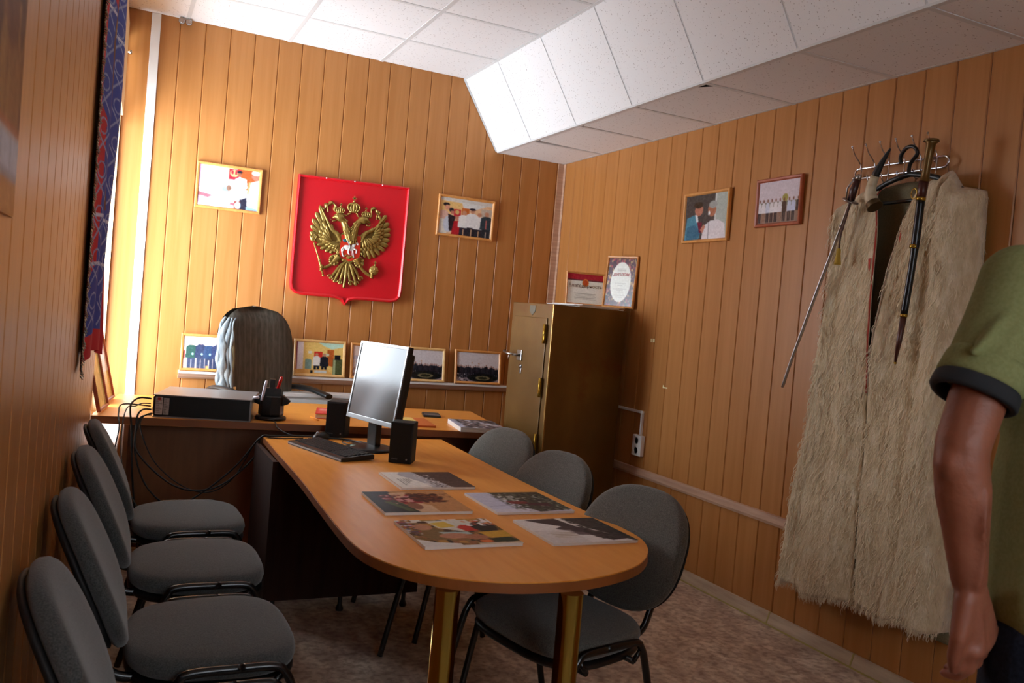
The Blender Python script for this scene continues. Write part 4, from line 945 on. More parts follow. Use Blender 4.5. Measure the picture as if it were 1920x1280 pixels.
# small shield with rider
def shp(k): return [(-.071*k-.002, .036*k), (.058*k, .040*k), (.060*k, -.09*k), (.045*k, -.117*k), (.015*k, -.124*k), (-.008, -.137*k), (-.03*k, -.124*k), (-.066*k, -.117*k), (-.078*k, -.09*k)]
zz = -.0
b = MB(); b.prism(shp(1.09), Y0-.014, Y0, axis='y'); fr = b.build('centre_shield', M['gold2'], pq)
b = MB(); b.prism(shp(1.0), Y0-.017, Y0-.013, axis='y'); b.build('red_field', mat('enamel_red', 'c8301c', .3), fr)
HM = mat('enamel_white', 'e2dcd6', .35); YH = Y0-.018
b = MB(); e3 = lambda c, r, rot=None: b.ell((c[0], YH, c[1]), (r[0], .006, r[1]), 12, 8, 0, rot)
ry = lambda a: Matrix.Rotation(a, 3, 'Y')
e3((-.03, -.045), (.026, .016)); e3((.002, -.045), (.02, .02)); e3((.016, -.022), (.012, .022), ry(.3)); e3((.026, -.004), (.013, .011)); e3((.040, -.014), (.010, .007), ry(.6))
for p, q in (((-.048, -.055), (-.062, -.075)), ((-.062, -.075), (-.055, -.1)), ((-.055, -.1), (-.046, -.106)), ((-.02, -.055), (-.02, -.08)), ((-.02, -.08), (-.008, -.09)), ((.008, -.055), (.015, -.085)), ((.015, -.085), (.02, -.11)), ((.014, -.05), (.036, -.055)), ((.036, -.055), (.034, -.078)), ((-.052, -.045), (-.066, -.06)), ((-.066, -.06), (-.06, -.08))):
    b.tube([(p[0], YH, p[1]), (q[0], YH, q[1])], .0048, 8)
b.build('white_horse', HM, fr)
b = MB(); e3 = lambda c, r, rot=None: b.ell((c[0], YH-.003, c[1]), (r[0], .005, r[1]), 10, 8, 0, rot)
e3((-.046, .0), (.018, .011)); b.build('blue_cloak', mat('enamel_teal', '1c5460', .35), fr)
b = MB(); b.ell((-.026, YH-.004, .004), (.008, .005, .02), 10, 8); b.ell((-.028, YH-.004, .028), (.006, .005, .007), 10, 8); b.tube([(-.034, YH-.008, .034), (.008, YH-.008, -.098)], .0022, 6); b.tube([(-.022, YH-.004, -.01), (-.012, YH-.006, -.04), (-.018, YH-.006, -.06)], .005, 8)
b.build('rider', mat('enamel_silver', 'b0b0b0', .3, .4), fr)
b = MB(); b.tube(spline([(-.045, YH, -.108, ), (-.03, YH, -.096), (-.012, YH, -.106), (.006, YH, -.1), (.02, YH, -.112)], 4), .005, 8); b.ell((-.015, YH, -.112), (.016, .005, .008), 10, 6); b.build('dragon', M['gold2'], fr)
def leg(pts, s):
    b = MB(); sp = spline([(p[0], p[1], 0) for p in pts], 6); n = len(sp)
    b.tube([P3(p, Y0-.003) for p in sp], [.028-.017*min(1, i/(n*.5)) for i in range(n)], 12)
    c = Vector(pts[1])
    for k in range(14):
        a = 2*PI*k/14; feather(b, (c.x+.01*math.cos(a), c.y+.014*math.sin(a)+.01), (c.x+.036*math.cos(a), c.y+.038*math.sin(a)+.008), .009, Y0-.006-.003*(k % 2))
    e = Vector(pts[-1])
    for k in range(4): a = -.9+k*.6; b.tube([P3(e+Vector((0, -.01+k*.008)), Y0-.012), P3(e+Vector((s*.012, -.012+k*.010)), Y0-.02), P3(e+Vector((s*.022, -.018+k*.010)), Y0-.01)], [.006, .006, .003], 8)
    return b
leg([(-.08, -.11), (-.108, -.145), (-.14, -.178), (-.178, -.196)], -1).build('leg', M['gold'], pq)
leg([(.045, -.11), (.062, -.142), (.1, -.19), (.145, -.217)], 1).build('leg', M['gold'], pq)
b = MB(); b.tube([P3((-.17, -.25), Y0-.008), P3((-.19, -.192), Y0-.008), P3((-.219, -.111), Y0-.008), P3((-.25, -.035), Y0-.008)], [.006, .008, .005, .006], 10)
for q in ((-.172, -.246), (-.197, -.165), (-.203, -.145), (-.245, -.045)): b.ell(P3(q, Y0-.008), (.009, .009, .006))
b.ell(P3((-.257, -.005), Y0-.008), (.02, .01, .026))
for k in range(5): a = .5+k*.55; b.tube([P3((-.252, -.03), Y0-.01), P3((-.257+.024*math.cos(a), -.005+.02*math.sin(a)), Y0-.016), P3((-.26, .022), Y0-.01)], .0035, 6)
b.build('sceptre', M['gold2'], pq)
b = MB(); b.ell(P3((.167, -.18), Y0-.008), (.034, .018, .034), 20, 14); b.tube([P3((.135, -.183), Y0-.02), P3((.167, -.178), Y0-.028), P3((.2, -.178), Y0-.02)], .004, 8); b.tube([P3((.167, -.178), Y0-.026), P3((.172, -.145), Y0-.014)], .004, 8)
b.ell(P3((.173, -.142), Y0-.006), (.008, .006, .008)); b.box(.1705, .1765, Y0-.01, Y0-.003, -.138, -.112); b.box(.163, .184, Y0-.01, Y0-.003, -.130, -.123); b.build('orb', M['gold2'], pq)
b = MB()
for i, (m_, t_) in enumerate(zip([(-.085, -.205), (-.07, -.215), (-.046, -.224), (-.022, -.225), (.0, -.222), (.026, -.21), (.048, -.2)], [(-.128, -.262), (-.098, -.282), (-.062, -.292), (-.029, -.314), (.02, -.292), (.057, -.29), (.082, -.256)])):
    sp = spline([(-.015, -.13, 0), (m_[0]*.6-.008, -.165, 0), (m_[0], m_[1], 0), (t_[0], t_[1], 0)], 6); n = len(sp)
    b.tube([P3(p, Y0-.002-.003*(i % 2)) for p in sp], [.005+.0065*math.sin(k/(n-1)*PI*.85) for k in range(n)], 10)
    if i != 3:
        s = -1 if i < 3 else 1; c = Vector(t_)+Vector((-s*.004, .012))
        b.tube([P3(c+Vector((s*.018*math.cos(a*.7)*(1-a/14), .018*math.sin(a*.7)*(1-a/14))), Y0-.008) for a in range(9)], .0055, 8)
b.build('tail', M['gold'], pq)
for q in ((-.2, .40), (-.01, .404), (.18, .407)):
    b = MB(); b.lathe([(.0, 0), (.005, .0), (.004, .003), (0, .003)], 10, c=(q[0], -.043, q[1]-.008), axis='y'); b.build('screw_head', M['paper'], pq)
# ------------------------------------------------------------------ safe with certificates
SA = math.radians(11.5)
sf = thing('safe', 'tall bronze-painted steel safe standing in the corner between back and right walls', 'safe', (2.37, 4.45, 0), SA)
SW, SD, SH = .60, .40, 1.482
b = MB(); b.box(0, SW, .0, SD, .04, SH, b=.004); b.box(.03, SW-.03, .03, SD-.03, 0, .04); b.build('body', M['safe'], sf)
b = MB(); b.box(-.004, .006, -.004, .006, .04, SH, b=.0015); b.build('corner_strip', mat('bronze_edge', 'b89a60', .25, .7), sf)  # highlight along the near corner, made as a pale strip
dr = None
b = MB(); b.box(-.008, -.0005, .045, SD-.035, .09, SH-.085, b=.003); dr = b.build('door', M['safe'], sf)
M['brassy'] = mat('hinge_brass', 'b8943a', .25, .8)
for z0, z1 in ((1.245, 1.36), (.925, 1.04), (.59, .705)):
    b = MB(); b.box(-.016, -.008, .045, .068, z0, z1, b=.003); b.tube([(-.02, .047, z0), (-.02, .047, z1)], .007, 10); b.box(-.024, -.014, .04, .056, z0+.02, z0+.05, b=.002); b.build('hinge', M['brassy'], dr)
b = MB(); b.box(-.016, -.008, .255, .30, 1.125, 1.19, b=.003); b.tube([(-.016, .278, 1.158), (-.06, .278, 1.158)], .009, 10); b.tube([(-.055, .278, 1.158), (-.06, .34, 1.162), (-.06, .375, 1.175)], [.008, .007, .009], 10); b.tube([(-.058, .32, 1.16), (-.06, .325, 1.128)], .006, 8); b.build('handle', M['steel'], dr)
b = MB(); b.lathe([(0, -.0145), (.013, -.014), (.014, -.009), (.014, -.008)], 14, c=(0, .262, 1.09), axis='x'); b.box(-.012, -.008, .252, .27, 1.045, 1.09, b=.002); b.build('keyhole_cover', M['steel'], dr)
b = MB(); b.prism([(.17, SH-.015), (.225, SH-.015), (.225, SH-.05), (.198, SH-.075), (.17, SH-.05)], -.003, -.0005, axis='x'); b.build('emblem_plate', mat('plate_grey', '6a6658', .4, .4), sf)['label'] = 'small grey shield-shaped plate'
def at_safe(x, y, z): return (2.37+x*math.cos(SA)-y*math.sin(SA), 4.45+x*math.sin(SA)+y*math.cos(SA), z)
pp = thing('paper_stack', 'untidy stack of white papers and a folder lying on top of the safe', 'papers', at_safe(.39, .16, SH+.001), SA)
for k, (dx, w, a, m) in enumerate(((0, .19, .02, 'paper'), (-.03, .18, -.05, 'paper'), (.015, .185, .03, 'paper'))):
    b = MB(); b.M = Matrix.Translation((dx, 0, k*.0055)) @ Matrix.Rotation(a, 4, 'Z'); b.box(-w, w, -.15, .13, 0, .005, b=.001); b.build('sheet_bundle', M[m], pp)
cf = Cv(120, 96, 'f0f0e6')
cf.rect(0, 0, 1, .2, 'b82c3c').rect(0, .2, 1, .24, '6c3c44').ell(.5, .3, .09, .13, 'd8803c').ell(.5, .3, .06, .09, 'c05028')
for k in range(5): cf.rect(.2+.02*(k % 3), .66+.045*k, .8-.03*(k % 2), .675+.045*k, 'a8a498')
z0 = SH+.018
ce = photo_frame(cf, .262, .215, 'framed letter of thanks with red top band, standing on the safe', 'framed certificate', M['frame'], at_safe(.475, .27, z0), -.24, math.radians(-8), None, t=.012)
text_mesh('Благодарность', .031, 'title_lettering', mat('ink_brown', '6a4c30', .5), ce, Matrix.Translation((0, -.0105, .125)) @ UP)
cg = Cv(90, 130, '4a2030').speck(0, 0, 1, 1, ['7c3840', '2c2028', 'b09060', '38182c', '8c6c4c', 'a84048'], 420, .022, 51)
cg.ell(.5, .5, .36, .41, 'dcdcd2')
for k in range(4): cg.rect(.34, .22+.03*k, .66, .228+.03*k, 'b0aca4')
for k, (a, c) in enumerate(((.52, .2), (.57, .1), (.64, .24), (.67, .12), (.7, .14), (.77, .2), (.81, .14))): cg.rect(.5-c, a, .5+c, a+.008, 'a8a49c')
ce = photo_frame(cg, .235, .335, 'tall framed diploma with a white oval on dark pattern, on the safe by the wall', 'framed certificate', M['frame'], (2.945, 4.66, z0), -math.radians(66), math.radians(-4), None, t=.014)
text_mesh('ДИПЛОМ', .026, 'title_lettering', mat('ink_red', 'a82030', .5), ce, Matrix.Translation((0, -.0105, .214)) @ UP)

# ------------------------------------------------------------------ socket and cable duct on the right wall
so = thing('wall_socket', 'white double wall socket on the right wall beside the safe', 'socket', (RW, 4.376, .665), -PI/2)
b = MB(); b.box(-.048, .048, -.03, -.001, -.064, .064, b=.006); b.build('housing', M['white'], so)
for z in (-.03, .03):
    b = MB(); b.lathe([(.0, -.0265), (.017, -.0265), (.019, -.0305), (.022, -.0305), (.022, -.03)], 20, c=(0, 0, z), axis='y'); s_ = b.build('outlet', mat('socket_white', 'cfcdca', .4), so)
    b = MB()
    for x in (-.0095, .0095): b.lathe([(0, -.0272), (.0028, -.0272), (.0028, -.026)], 8, c=(x, 0, z), axis='y')
    b.build('pin_holes', M['matt'], s_)
o = thing('cable_duct', 'white cable channel running from the safe and down to the socket', 'cable channel', (RW, 4.37, .8))
b = MB(); b.box(-.016, -.001, -.009, .3, .062, .078, b=.002); b.build('upper_run', M['white'], o)
b = MB(); b.box(-.016, -.001, -.009, .007, -.071, .0615, b=.002); b.build('lower_run', M['white'], o)
for k, (y0, y1, z0_, z1_) in enumerate(((4.345, 4.362, 1.305, 1.326), (4.320, 4.338, 1.305, 1.326), (4.15, 4.195, 1.040, 1.048))):
    b = MB(); b.box(RW-.0012, RW-.0002, y0, y1, z0_, z1_)
    if k == 2: b.box(RW-.0012, RW-.0002, 4.185, 4.195, 1.048, 1.058)
    tag(b.build('tape_piece', M['tape']), ['left one of two tiny yellow tape squares on the right wall', 'right one of two tiny yellow tape squares on the right wall', 'lower small scrap of yellow tape on the right wall'][k], 'tape', 'tape scraps on the right wall')
# glass drop at the ceiling edge
o = thing('glass_ornament', 'tiny clear glass ornament at the ceiling edge near the white strip', 'ornament', (.315, D-.035, CH-.02))
M['crystal'] = mat('crystal', 'f0f0f0', .05, Transmission_Weight=.8)
for x in (-.02, .02): b = MB(); b.ell((x, 0, -.005), (.02, .018, .022), 8, 6); b.build('bead', M['crystal'], o)

# ------------------------------------------------------------------ coat rack
rk = thing('coat_rack', 'chrome wire coat rack with ball-tipped hooks on the right wall above the cloak', 'coat rack', (RW, 2.61, 2.15))
b = MB()
zc, hy = .0, .215
loop = []
for k in range(9): a = PI/2+PI*k/8; loop.append((-.03, -hy+.022*math.cos(a), zc+.022*math.sin(a)))
for k in range(9): a = -PI/2+PI*k/8; loop.append((-.03, hy+.022*math.cos(a), zc+.022*math.sin(a)))
loop.append(loop[0]); b.tube(loop, .0045, 8)
for y in (-.15, .15):
    b.tube([(-.03, y, .022), (-.001, y, .022)], .004, 8); b.lathe([(.0, -.004), (.012, -.004), (.012, -.001), (0, -.001)], 12, c=(0, y, .022), axis='x')
b.build('wire_loop', M['chrome'], rk)
for y in (.20, .125, .05, -.03, -.11, -.185):
    b = MB(); b.tube(spline([(-.036, y, -.022), (-.036, y, .022), (-.045, y+.002, .045), (-.075, y+.004, .075), (-.095, y+.005, .105)], 5), .0028, 8); b.ell((-.095, y+.005, .108), (.0055, .0055, .0055), 10, 8)
    b.tube(spline([(-.036, y, -.02), (-.037, y, -.045), (-.05, y, -.06), (-.068, y, -.05), (-.075, y, -.03)], 5), .0028, 8); b.ell((-.075, y, -.028), (.0055, .0055, .0055), 10, 8)
    b.build('hook', M['chrome'], rk)
# hanger
hg = thing('coat_hanger', 'black plastic coat hanger carrying the white cloak', 'hanger', (RW-.085, 2.5, 2.1))
b = MB(); b.tube(spline([(0, .055, .055), (0, .06, .085), (0, .035, .115), (0, .0, .115), (0, -.02, .085), (0, .01, .045), (0, .012, .0)], 6), [.008]*36+[.011], 10); b.build('hook', M['black'], hg)
b = MB(); b.tube(spline([(0, .25, -.10), (0, .14, -.03), (0, .03, .0), (0, -.02, .0), (0, -.14, -.03), (0, -.27, -.10)], 6), .011, 10); b.tube([(0, .25, -.105), (0, -.27, -.105)], .008, 8); b.build('shoulder_bar', M['black'], hg)

# ------------------------------------------------------------------ white felt cloak
def interp(tab, z):
    tab = sorted(tab)
    if z <= tab[0][0]: return tab[0][1]
    for (a, p), (c, q) in zip(tab, tab[1:]):
        if z <= c: return p+(q-p)*(z-a)/(c-a)
    return tab[-1][1]
EDL = [(.25, 3.015), (.5, 3.005), (.74, 2.984), (1.146, 2.918), (1.585, 2.893), (1.971, 2.900)]
EDR = [(.32, 2.172), (.583, 2.170), (1.011, 2.167), (1.515, 2.178), (1.979, 2.190), (2.03, 2.2)]
OPL = [(.27, 2.575), (.9, 2.59), (1.296, 2.600), (1.5, 2.602), (1.724, 2.606), (1.9, 2.62), (2.08, 2.665)]
OPR = [(.27, 2.56), (.9, 2.578), (1.28, 2.592), (1.45, 2.575), (1.6, 2.555), (1.724, 2.545), (1.898, 2.512), (2.07, 2.425)]
M['felt'] = noisy('white_felt', 'cbb592', 'e4d3b6', 26, (1, 1, .45), .95, 6, bump=1.0, bscale=90, spec=.1, c3='d8c5a2', Sheen_Weight=.3)
M['felt'].node_tree.nodes['Bump'].inputs['Distance'].default_value = .012
M['fur'] = mat('fleece', 'e8d8ba', .9, spec=.15)
M['liner'] = noisy('grey_lining', '7c7258', '8a8066', 200, (1, 1, 1), .9, 3, spec=.1)
M['redpipe'] = mat('red_piping', 'b03c2c', .8)
clk = thing('felt_cloak', 'long shaggy white felt cloak hanging from the coat rack', 'cloak', (RW-.05, 2.6, 1.2))
def folds(y, z): return .016*math.sin(y*19+z*1.1)+.012*math.sin(y*41-z*2.3)+.010*math.sin(z*6+y*9)+.008*mnoise.noise(Vector((y*9, z*7, 1)))
def front(u, v, side):
    """u 0..1 from left outline to opening (side 0) or opening to right outline (side 1)"""
    if side == 0:
        ztop = 1.972+(2.085-1.972)*min(1, u*1.1)**.6; zbot = .262+.03*u+.012*math.sin(u*9)
        z = ztop+(zbot-ztop)*v; a, c = interp(EDL, z), interp(OPL, z)
    else:
        ztop = 2.07+.02*math.sin(u*PI)-(.06 if u > .55 else 0)*min(1, (u-.55)*5); zbot = .292+.04*u+.014*math.sin(u*12)
        z = ztop+(zbot-ztop)*v; a, c = interp(OPR, z), interp(EDR, z)
    y = a+(c-a)*u
    e = min(u if side == 0 else 1-u, 1); round_ = min(1, e/.10)**.5
    t = min(1, v/.03)**.5
    x = RW-.032-(.075*round_*(.35+.65*t)) - folds(y, z)*.8*round_ - .02*v*round_
    if side == 1 and u > .55: x -= .035*math.sin(min(1, (u-.55)/.45)*PI)**.7*t       # sleeve fold at the right
    if side == 1 and .46 < u <= .62: x += .022*math.sin((u-.46)/.16*PI)*t*(1-v*.6)
    rim_ = (1-u) if side == 0 else u
    x += .012*math.exp(-rim_*30)
    return Vector((x-(RW-.05), y-2.6, z-1.2))
for side, nm in ((0, 'left_front'), (1, 'right_front')):
    b = MB(); b.grid(lambda u, v: front(u, v, side), 44, 110); o = b.build('front_panel', M['felt'], clk)
    md = o.modifiers.new('thick', 'SOLIDIFY'); md.thickness = .012; md.offset = 0
b = MB()
def backp(u, v):
    z = 2.085+(.27-2.085)*v; y = interp(EDL, z)*(1-u)+interp(EDR, z)*u; z -= .10*(2*abs(u-.5))**2*(1-v)
    return (RW-.022+.006*math.sin(y*30)*0-(RW-.05), y-2.6, z-1.2)
b.grid(backp, 30, 40); o = b.build('lining', M['liner'], clk); md = o.modifiers.new('thick', 'SOLIDIFY'); md.thickness = .008; md.offset = 0
for side in (0, 1):
    b = MB(); b.tube([front(1 if side == 0 else 0, v/30, side)+Vector((-.009, 0, 0)) for v in range(0, 16)], .0035, 6); b.build('piping', noisy('piping', 'a89078', 'b89c84', 40) if side else M['redpipe'], clk)
b = MB()
for side, v in ((0, .20), (1, .13)):
    p = front(1 if side == 0 else 0, v, side)+Vector((-.014, .012 if side == 0 else -.012, 0)); b.add([p+Vector((0, 0, .03)), p+Vector((0, .012 if side == 0 else -.012, .028)), p+Vector((0, .008 if side == 0 else -.006, -.01)), p+Vector((0, 0, -.03))], [(0, 1, 2, 3)])
b.build('red_patch', M['redpipe'], clk)
# long hair of the fleece
b = MB(); rnd = random.Random(5)
def strand(b, p, ln, r, seed, segs=5, flare=0, out=1.0):
    q = Vector(p); d = Vector((-.55*out*rnd.random(), rnd.uniform(-.5, .5)+flare, -1)).normalized(); pts = [q.copy()]
    n0 = mnoise.noise(q*9)*2.6
    for k in range(segs):
        d = (d+Vector((.10*(k > 1), .55*math.sin(n0+k*1.3+seed), -.05))).normalized(); q = q+d*(ln/segs); pts.append(q.copy())
    b.tube(pts, [r]*(segs)+[r*.3], 3, caps=False)
for k in range(6500):
    side = 0 if rnd.random() < .47 else 1; u, v = rnd.random(), rnd.random()**.9
    p = front(u, v, side)+Vector((-.006, 0, 0)); clump = .5+.5*mnoise.noise(p*14)
    strand(b, p, rnd.uniform(.02, .055)*(.6+clump), .0008 if rnd.random() < .7 else .0016, rnd.uniform(-.5, .5))
for k in range(900):    # fringe at the bottom edge
    side = 0 if rnd.random() < .47 else 1; u = rnd.random(); p = front(u, 1-.01*rnd.random(), side); strand(b, p, rnd.uniform(.015, .045), .0009, rnd.uniform(-1, 1), out=.3)
for k in range(900):    # sides
    side = rnd.choice((0, 1)); p = front((0 if side == 0 else 1), rnd.random(), side)+Vector((-.01*rnd.random(), 0, 0)); strand(b, p, rnd.uniform(.012, .035), .0008, 0, flare=(1.2 if side == 0 else -1.2)*rnd.random())
o = b.build('fleece_hair', M['fur'], clk, fix=False); o['kind'] = 'stuff'

# ------------------------------------------------------------------ weapons and horn on the rack
XS = 2.86
sb = thing('sabre', 'thin steel sabre hanging at a slant left of the cloak, point down', 'sabre', (XS, 2.72, 2.09))
def W(y, z, x=0): return Vector((x, y-2.72, z-2.09))
b = MB(); b.tube(spline([W(2.742, 2.0), W(2.80, 1.84), W(2.88, 1.63), W(2.95, 1.44), W(3.005, 1.29), W(3.045, 1.165)], 6), [.009]*20+[.0085]*10+[.007], 10, sx=.7); b.build('blade', M['steel'], sb)
b = MB(); b.lathe([(.0, -.003), (.034, -.003), (.036, 0), (.034, .003), (0, .003)], 20); b.v = [tuple(Matrix.Rotation(.45, 3, 'X') @ Vector(v)+W(2.742, 2.005)) for v in b.v]; b.build('guard', M['steel'], sb)
b = MB(); b.tube([W(2.74, 2.008), W(2.73, 2.05), W(2.712, 2.095)], [.015, .017, .012], 12); b.build('grip', mat('grip_dark_red', '3c1816', .35), sb)
b = MB(); b.tube([W(2.711, 2.095), W(2.703, 2.115)], [.014, .009], 12); b.build('pommel', M['steel'], sb); b = MB(); b.tube([W(2.765, 2.005, -.0), W(2.755, 2.06, -.012), W(2.712, 2.11, -.01)], .004, 6); b.build('knuckle_bow', M['steel'], sb); b = MB(); b.tube([W(2.775, 1.9), W(2.78, 1.885)], .0125, 10); b.build('scabbard_ring', M['steel'], sb)
b = MB(); b.tube(spline([W(2.72, 2.08, -.012), W(2.735, 1.95, -.018), W(2.762, 1.86, -.016), W(2.765, 1.80, -.016)], 5), .004, 6); b.build('strap', mat('strap_brown', '4a2418', .6), sb)
b = MB(); b.lathe([(.003, .012), (.009, .006), (.010, -.01), (.009, -.014), (.014, -.05), (.015, -.06), (.0, -.06)], 14, c=tuple(W(2.766, 1.79, -.016))); b.build('tassel', mat('tassel_yellow', 'b08c2c', .8), sb)
s2 = thing('sword', 'sword in a black and brown scabbard hanging over the cloak, bronze grip up', 'sword', (XS-.02, 2.36, 2.05))
def W2(y, z, x=0): return Vector((x, y-2.36, z-2.05))
M['grip'] = mat('grip_bronze', '6c5228', .35, .5); M['redwood'] = mat('scabbard_brown', '4a2018', .35)
b = MB(); b.tube([W2(2.360, 2.045), W2(2.356, 2.09), W2(2.350, 2.15), W2(2.346, 2.19), W2(2.345, 2.2)], [.018, .015, .0165, .018, .028], 14); b.tube([W2(2.345, 2.199), W2(2.345, 2.207)], [.03, .026], 14); b.build('grip', M['grip'], s2)
b = MB(); b.tube([W2(2.362, 2.047), W2(2.368, 1.975)], [.019, .017], 12); b.build('scabbard_throat', M['redwood'], s2)
b = MB(); b.tube(spline([W2(2.368, 1.975), W2(2.372, 1.85), W2(2.380, 1.70), W2(2.395, 1.52)], 5), [.016]*8+[.014]*7+[.013], 12); b.build('scabbard', mat('scabbard_black', '0c0d12', .3), s2)
b = MB(); b.tube([W2(2.395, 1.52), W2(2.405, 1.42), W2(2.414, 1.335)], [.0125, .011, .005], 12); b.build('scabbard_tip', M['redwood'], s2)
b = MB(); b.tube([W2(2.377, 1.80), W2(2.378, 1.785)], .0185, 12); b.tube([W2(2.3675, 1.985), W2(2.3685, 1.972)], .018, 12); b.tube([W2(2.395, 1.526), W2(2.395, 1.514)], .0145, 12); b.ell(W2(2.414, 1.33), (.006, .006, .006))
ring = [W2(2.392+.014*math.cos(2*PI*k/12), 2.0+.02*math.sin(2*PI*k/12), -.012) for k in range(13)]; b.tube(ring, .002, 6); b.build('mounts', M['brassy'], s2)
hn = thing('drinking_horn', 'curved drinking horn, black tip up, hanging from the rack before the cloak neck', 'horn', (XS-.02, 2.6, 2.05))
pt = spline([(0, -.062, .150), (0, -.035, .11), (0, -.005, .06), (0, .018, .0), (0, .012, -.05), (0, -.012, -.085)], 8); n = len(pt)
rr = [.003+.027*(i/(n-1))**.85 for i in range(n)]; k1 = int(n*.46)
b = MB(); b.tube(pt[:k1+1], rr[:k1+1], 16); b.build('dark_tip', M['black'], hn)
b = MB(); b.tube(pt[k1:-4], rr[k1:-4], 16); b.build('horn_body', noisy('horn_cream', 'b8a888', 'd0c4a8', 12, (1, 1, 3), .35, 4), hn)
b = MB(); b.tube(pt[-6:], [r*1.07 for r in rr[-6:]], 20); b.tube([pt[-1], pt[-1]+(pt[-1]-pt[-2])*.4], [.0335, .031], 20); b.build('metal_rim', mat('horn_rim', '5c4a30', .35, .6), hn)

# ------------------------------------------------------------------ flag at the left wall
cv = Cv(200, 420, '28409c')     # x: 0 near edge (towards camera) .. 1 far edge ; y down
cv.rect(0, 0, .17, 1, 'c01828').poly([(.17, 0), (.7, 0), (.5, .28), (.17, .2)], 'b81830').poly([(.17, .45), (.34, .5), (.3, .8), (.17, .85)], 'c01828').rect(.86, 0, 1, 1, 'b81830').rect(0, 0, 1, .10, 'c01828').rect(0, .95, 1, 1, 'c01828')
for x in (.18, .85): cv.rect(x-.006, .1, x+.006, .95, 'c8d0e4')
for y in (.12, .27, .70, .80): cv.rect(.17, y, .86, y+.006, 'c8d0e4')
for k in range(9):
    y0 = .14+.09*k; cv.ring(.30, y0+.02, .05, .016, .10, '8c9cc8').ring(.72, y0+.02, .05, .016, .10, '8c9cc8').line(.22, y0+.03, .38, y0+.08, .0028, '8c9cc8').line(.38, y0+.03, .22, y0+.08, .0028, '8c9cc8').line(.64, y0+.03, .8, y0+.08, .0028, '8c9cc8').line(.8, y0+.03, .64, y0+.08, .0028, '8c9cc8')
cv.rect(.42, .2, .6, .24, '1c1410').poly([(.42, .24), (.6, .24), (.64, .34), (.6, .52), (.66, .68), (.38, .68), (.42, .5), (.38, .34)], '6c3c24').ell(.51, .32, .07, .05, 'd08840').ell(.51, .30, .10, .035, 'c8a040', .6).poly([(.44, .38), (.6, .38), (.62, .5), (.42, .5)], 'd07030').rect(.44, .56, .6, .60, 'e08830').rect(.44, .60, .6, .62, '181410').ell(.51, .47, .05, .02, 'e0b060')
fl = tag(bpy.data.objects.new('flag', None), 'red and blue fringed flag with white ornament hanging on the left wall by the window', 'flag'); COL.objects.link(fl); fl.location = (wl(3.9), 3.9, 2.0)
FY0, FY1, FZ0, FZ1 = 3.22, 4.40, 1.06, 2.90
def flagp(u, v):
    y = FY0+(FY1-FY0)*u; z = FZ1+(FZ0-FZ1)*v + .05*math.sin(u*3)*v
    gather = 1-.35*v*.6
    y = FY0+.02+(y-FY0)*gather
    x = wl(y)+.008+u**.8*(.03-.008*v)+(.008+.010*u)*math.sin(u*17+v*2.2)+.008*math.sin(v*9+u*5)*u
    return (max(x, wl(y)+.006)-wl(3.9), y-3.9, z-2.0)
X_, V_ = cv.X, cv.Y; H_, W_ = cv.h, cv.w
vs = [flagp(i/(W_-1), j/(H_-1)) for j in range(H_) for i in range(W_)]
ii, jj = np.meshgrid(np.arange(W_-1), np.arange(H_-1)); a_ = (jj*W_+ii).ravel()
me = bpy.data.meshes.new('cloth'); me.from_pydata(vs, [], np.stack([a_, a_+W_, a_+W_+1, a_+1], -1).tolist()); me.materials.append(M['cloth']); fill_colors(me, cv.a.reshape(-1, 3))
me.polygons.foreach_set('use_smooth', [True]*len(me.polygons))
o = bpy.data.objects.new('cloth', me); COL.objects.link(o); o.parent = fl
b = MB()
for k in range(230):
    v = k/229; p = Vector(flagp(0, v)); b.tube([p, p+Vector((.006+.004*math.sin(k), -.014, -.010))], .0028, 4)
b.build('silver_fringe', mat('fringe_silver', 'b8b0a0', .3, .5), fl)
b = MB(); b.tube([(wl(3.3)-wl(3.9)+.05, -.64, .92), (wl(4.5)-wl(3.9)+.07, .62, .92)], .011, 10); b.build('rod', M['frame'], fl)

# ------------------------------------------------------------------ poster calendar on the left wall
cv = Cv(90, 150, '8c5c34')
cv.rect(.0, 0, 1, .87, '7c4c2c').speck(0, 0, 1, .87, ['8c5c34', '6c3c24', '94683c', '5c3420'], 120, .05, 61).rect(0, 0, 1, .15, '8c4c34').poly([(.5, 0), (.86, 0), (.94, .2), (.6, .3)], 'a8802c').poly([(.8, .2), (1, .1), (1, .5), (.85, .6)], '9c6c44')
cv.rect(0, .868, 1, .88, 'a8603c').rect(0, .88, 1, .945, 'b8bcc8').rect(0, .935, 1, .95, '9c98a8').rect(0, .95, 1, 1, 'c08448')
for k in range(8): cv.rect(.05+.12*k, .89, .06+.12*k, .93, '8c90a0')
po_ = thing('wall_calendar', 'brown picture calendar with grey band hanging on the left wall at the picture edge', 'calendar', (wl(1.12)+.001, 1.11, 1.465), PI/2-LANG)
b = MB(); b.box(-.36, .36, -.005, -.0005, 0, .95); b.build('board', M['frame'], po_)
print_obj('picture', cv, .718, .948, M['printm'], po_, y=-.0056).location.z = .001
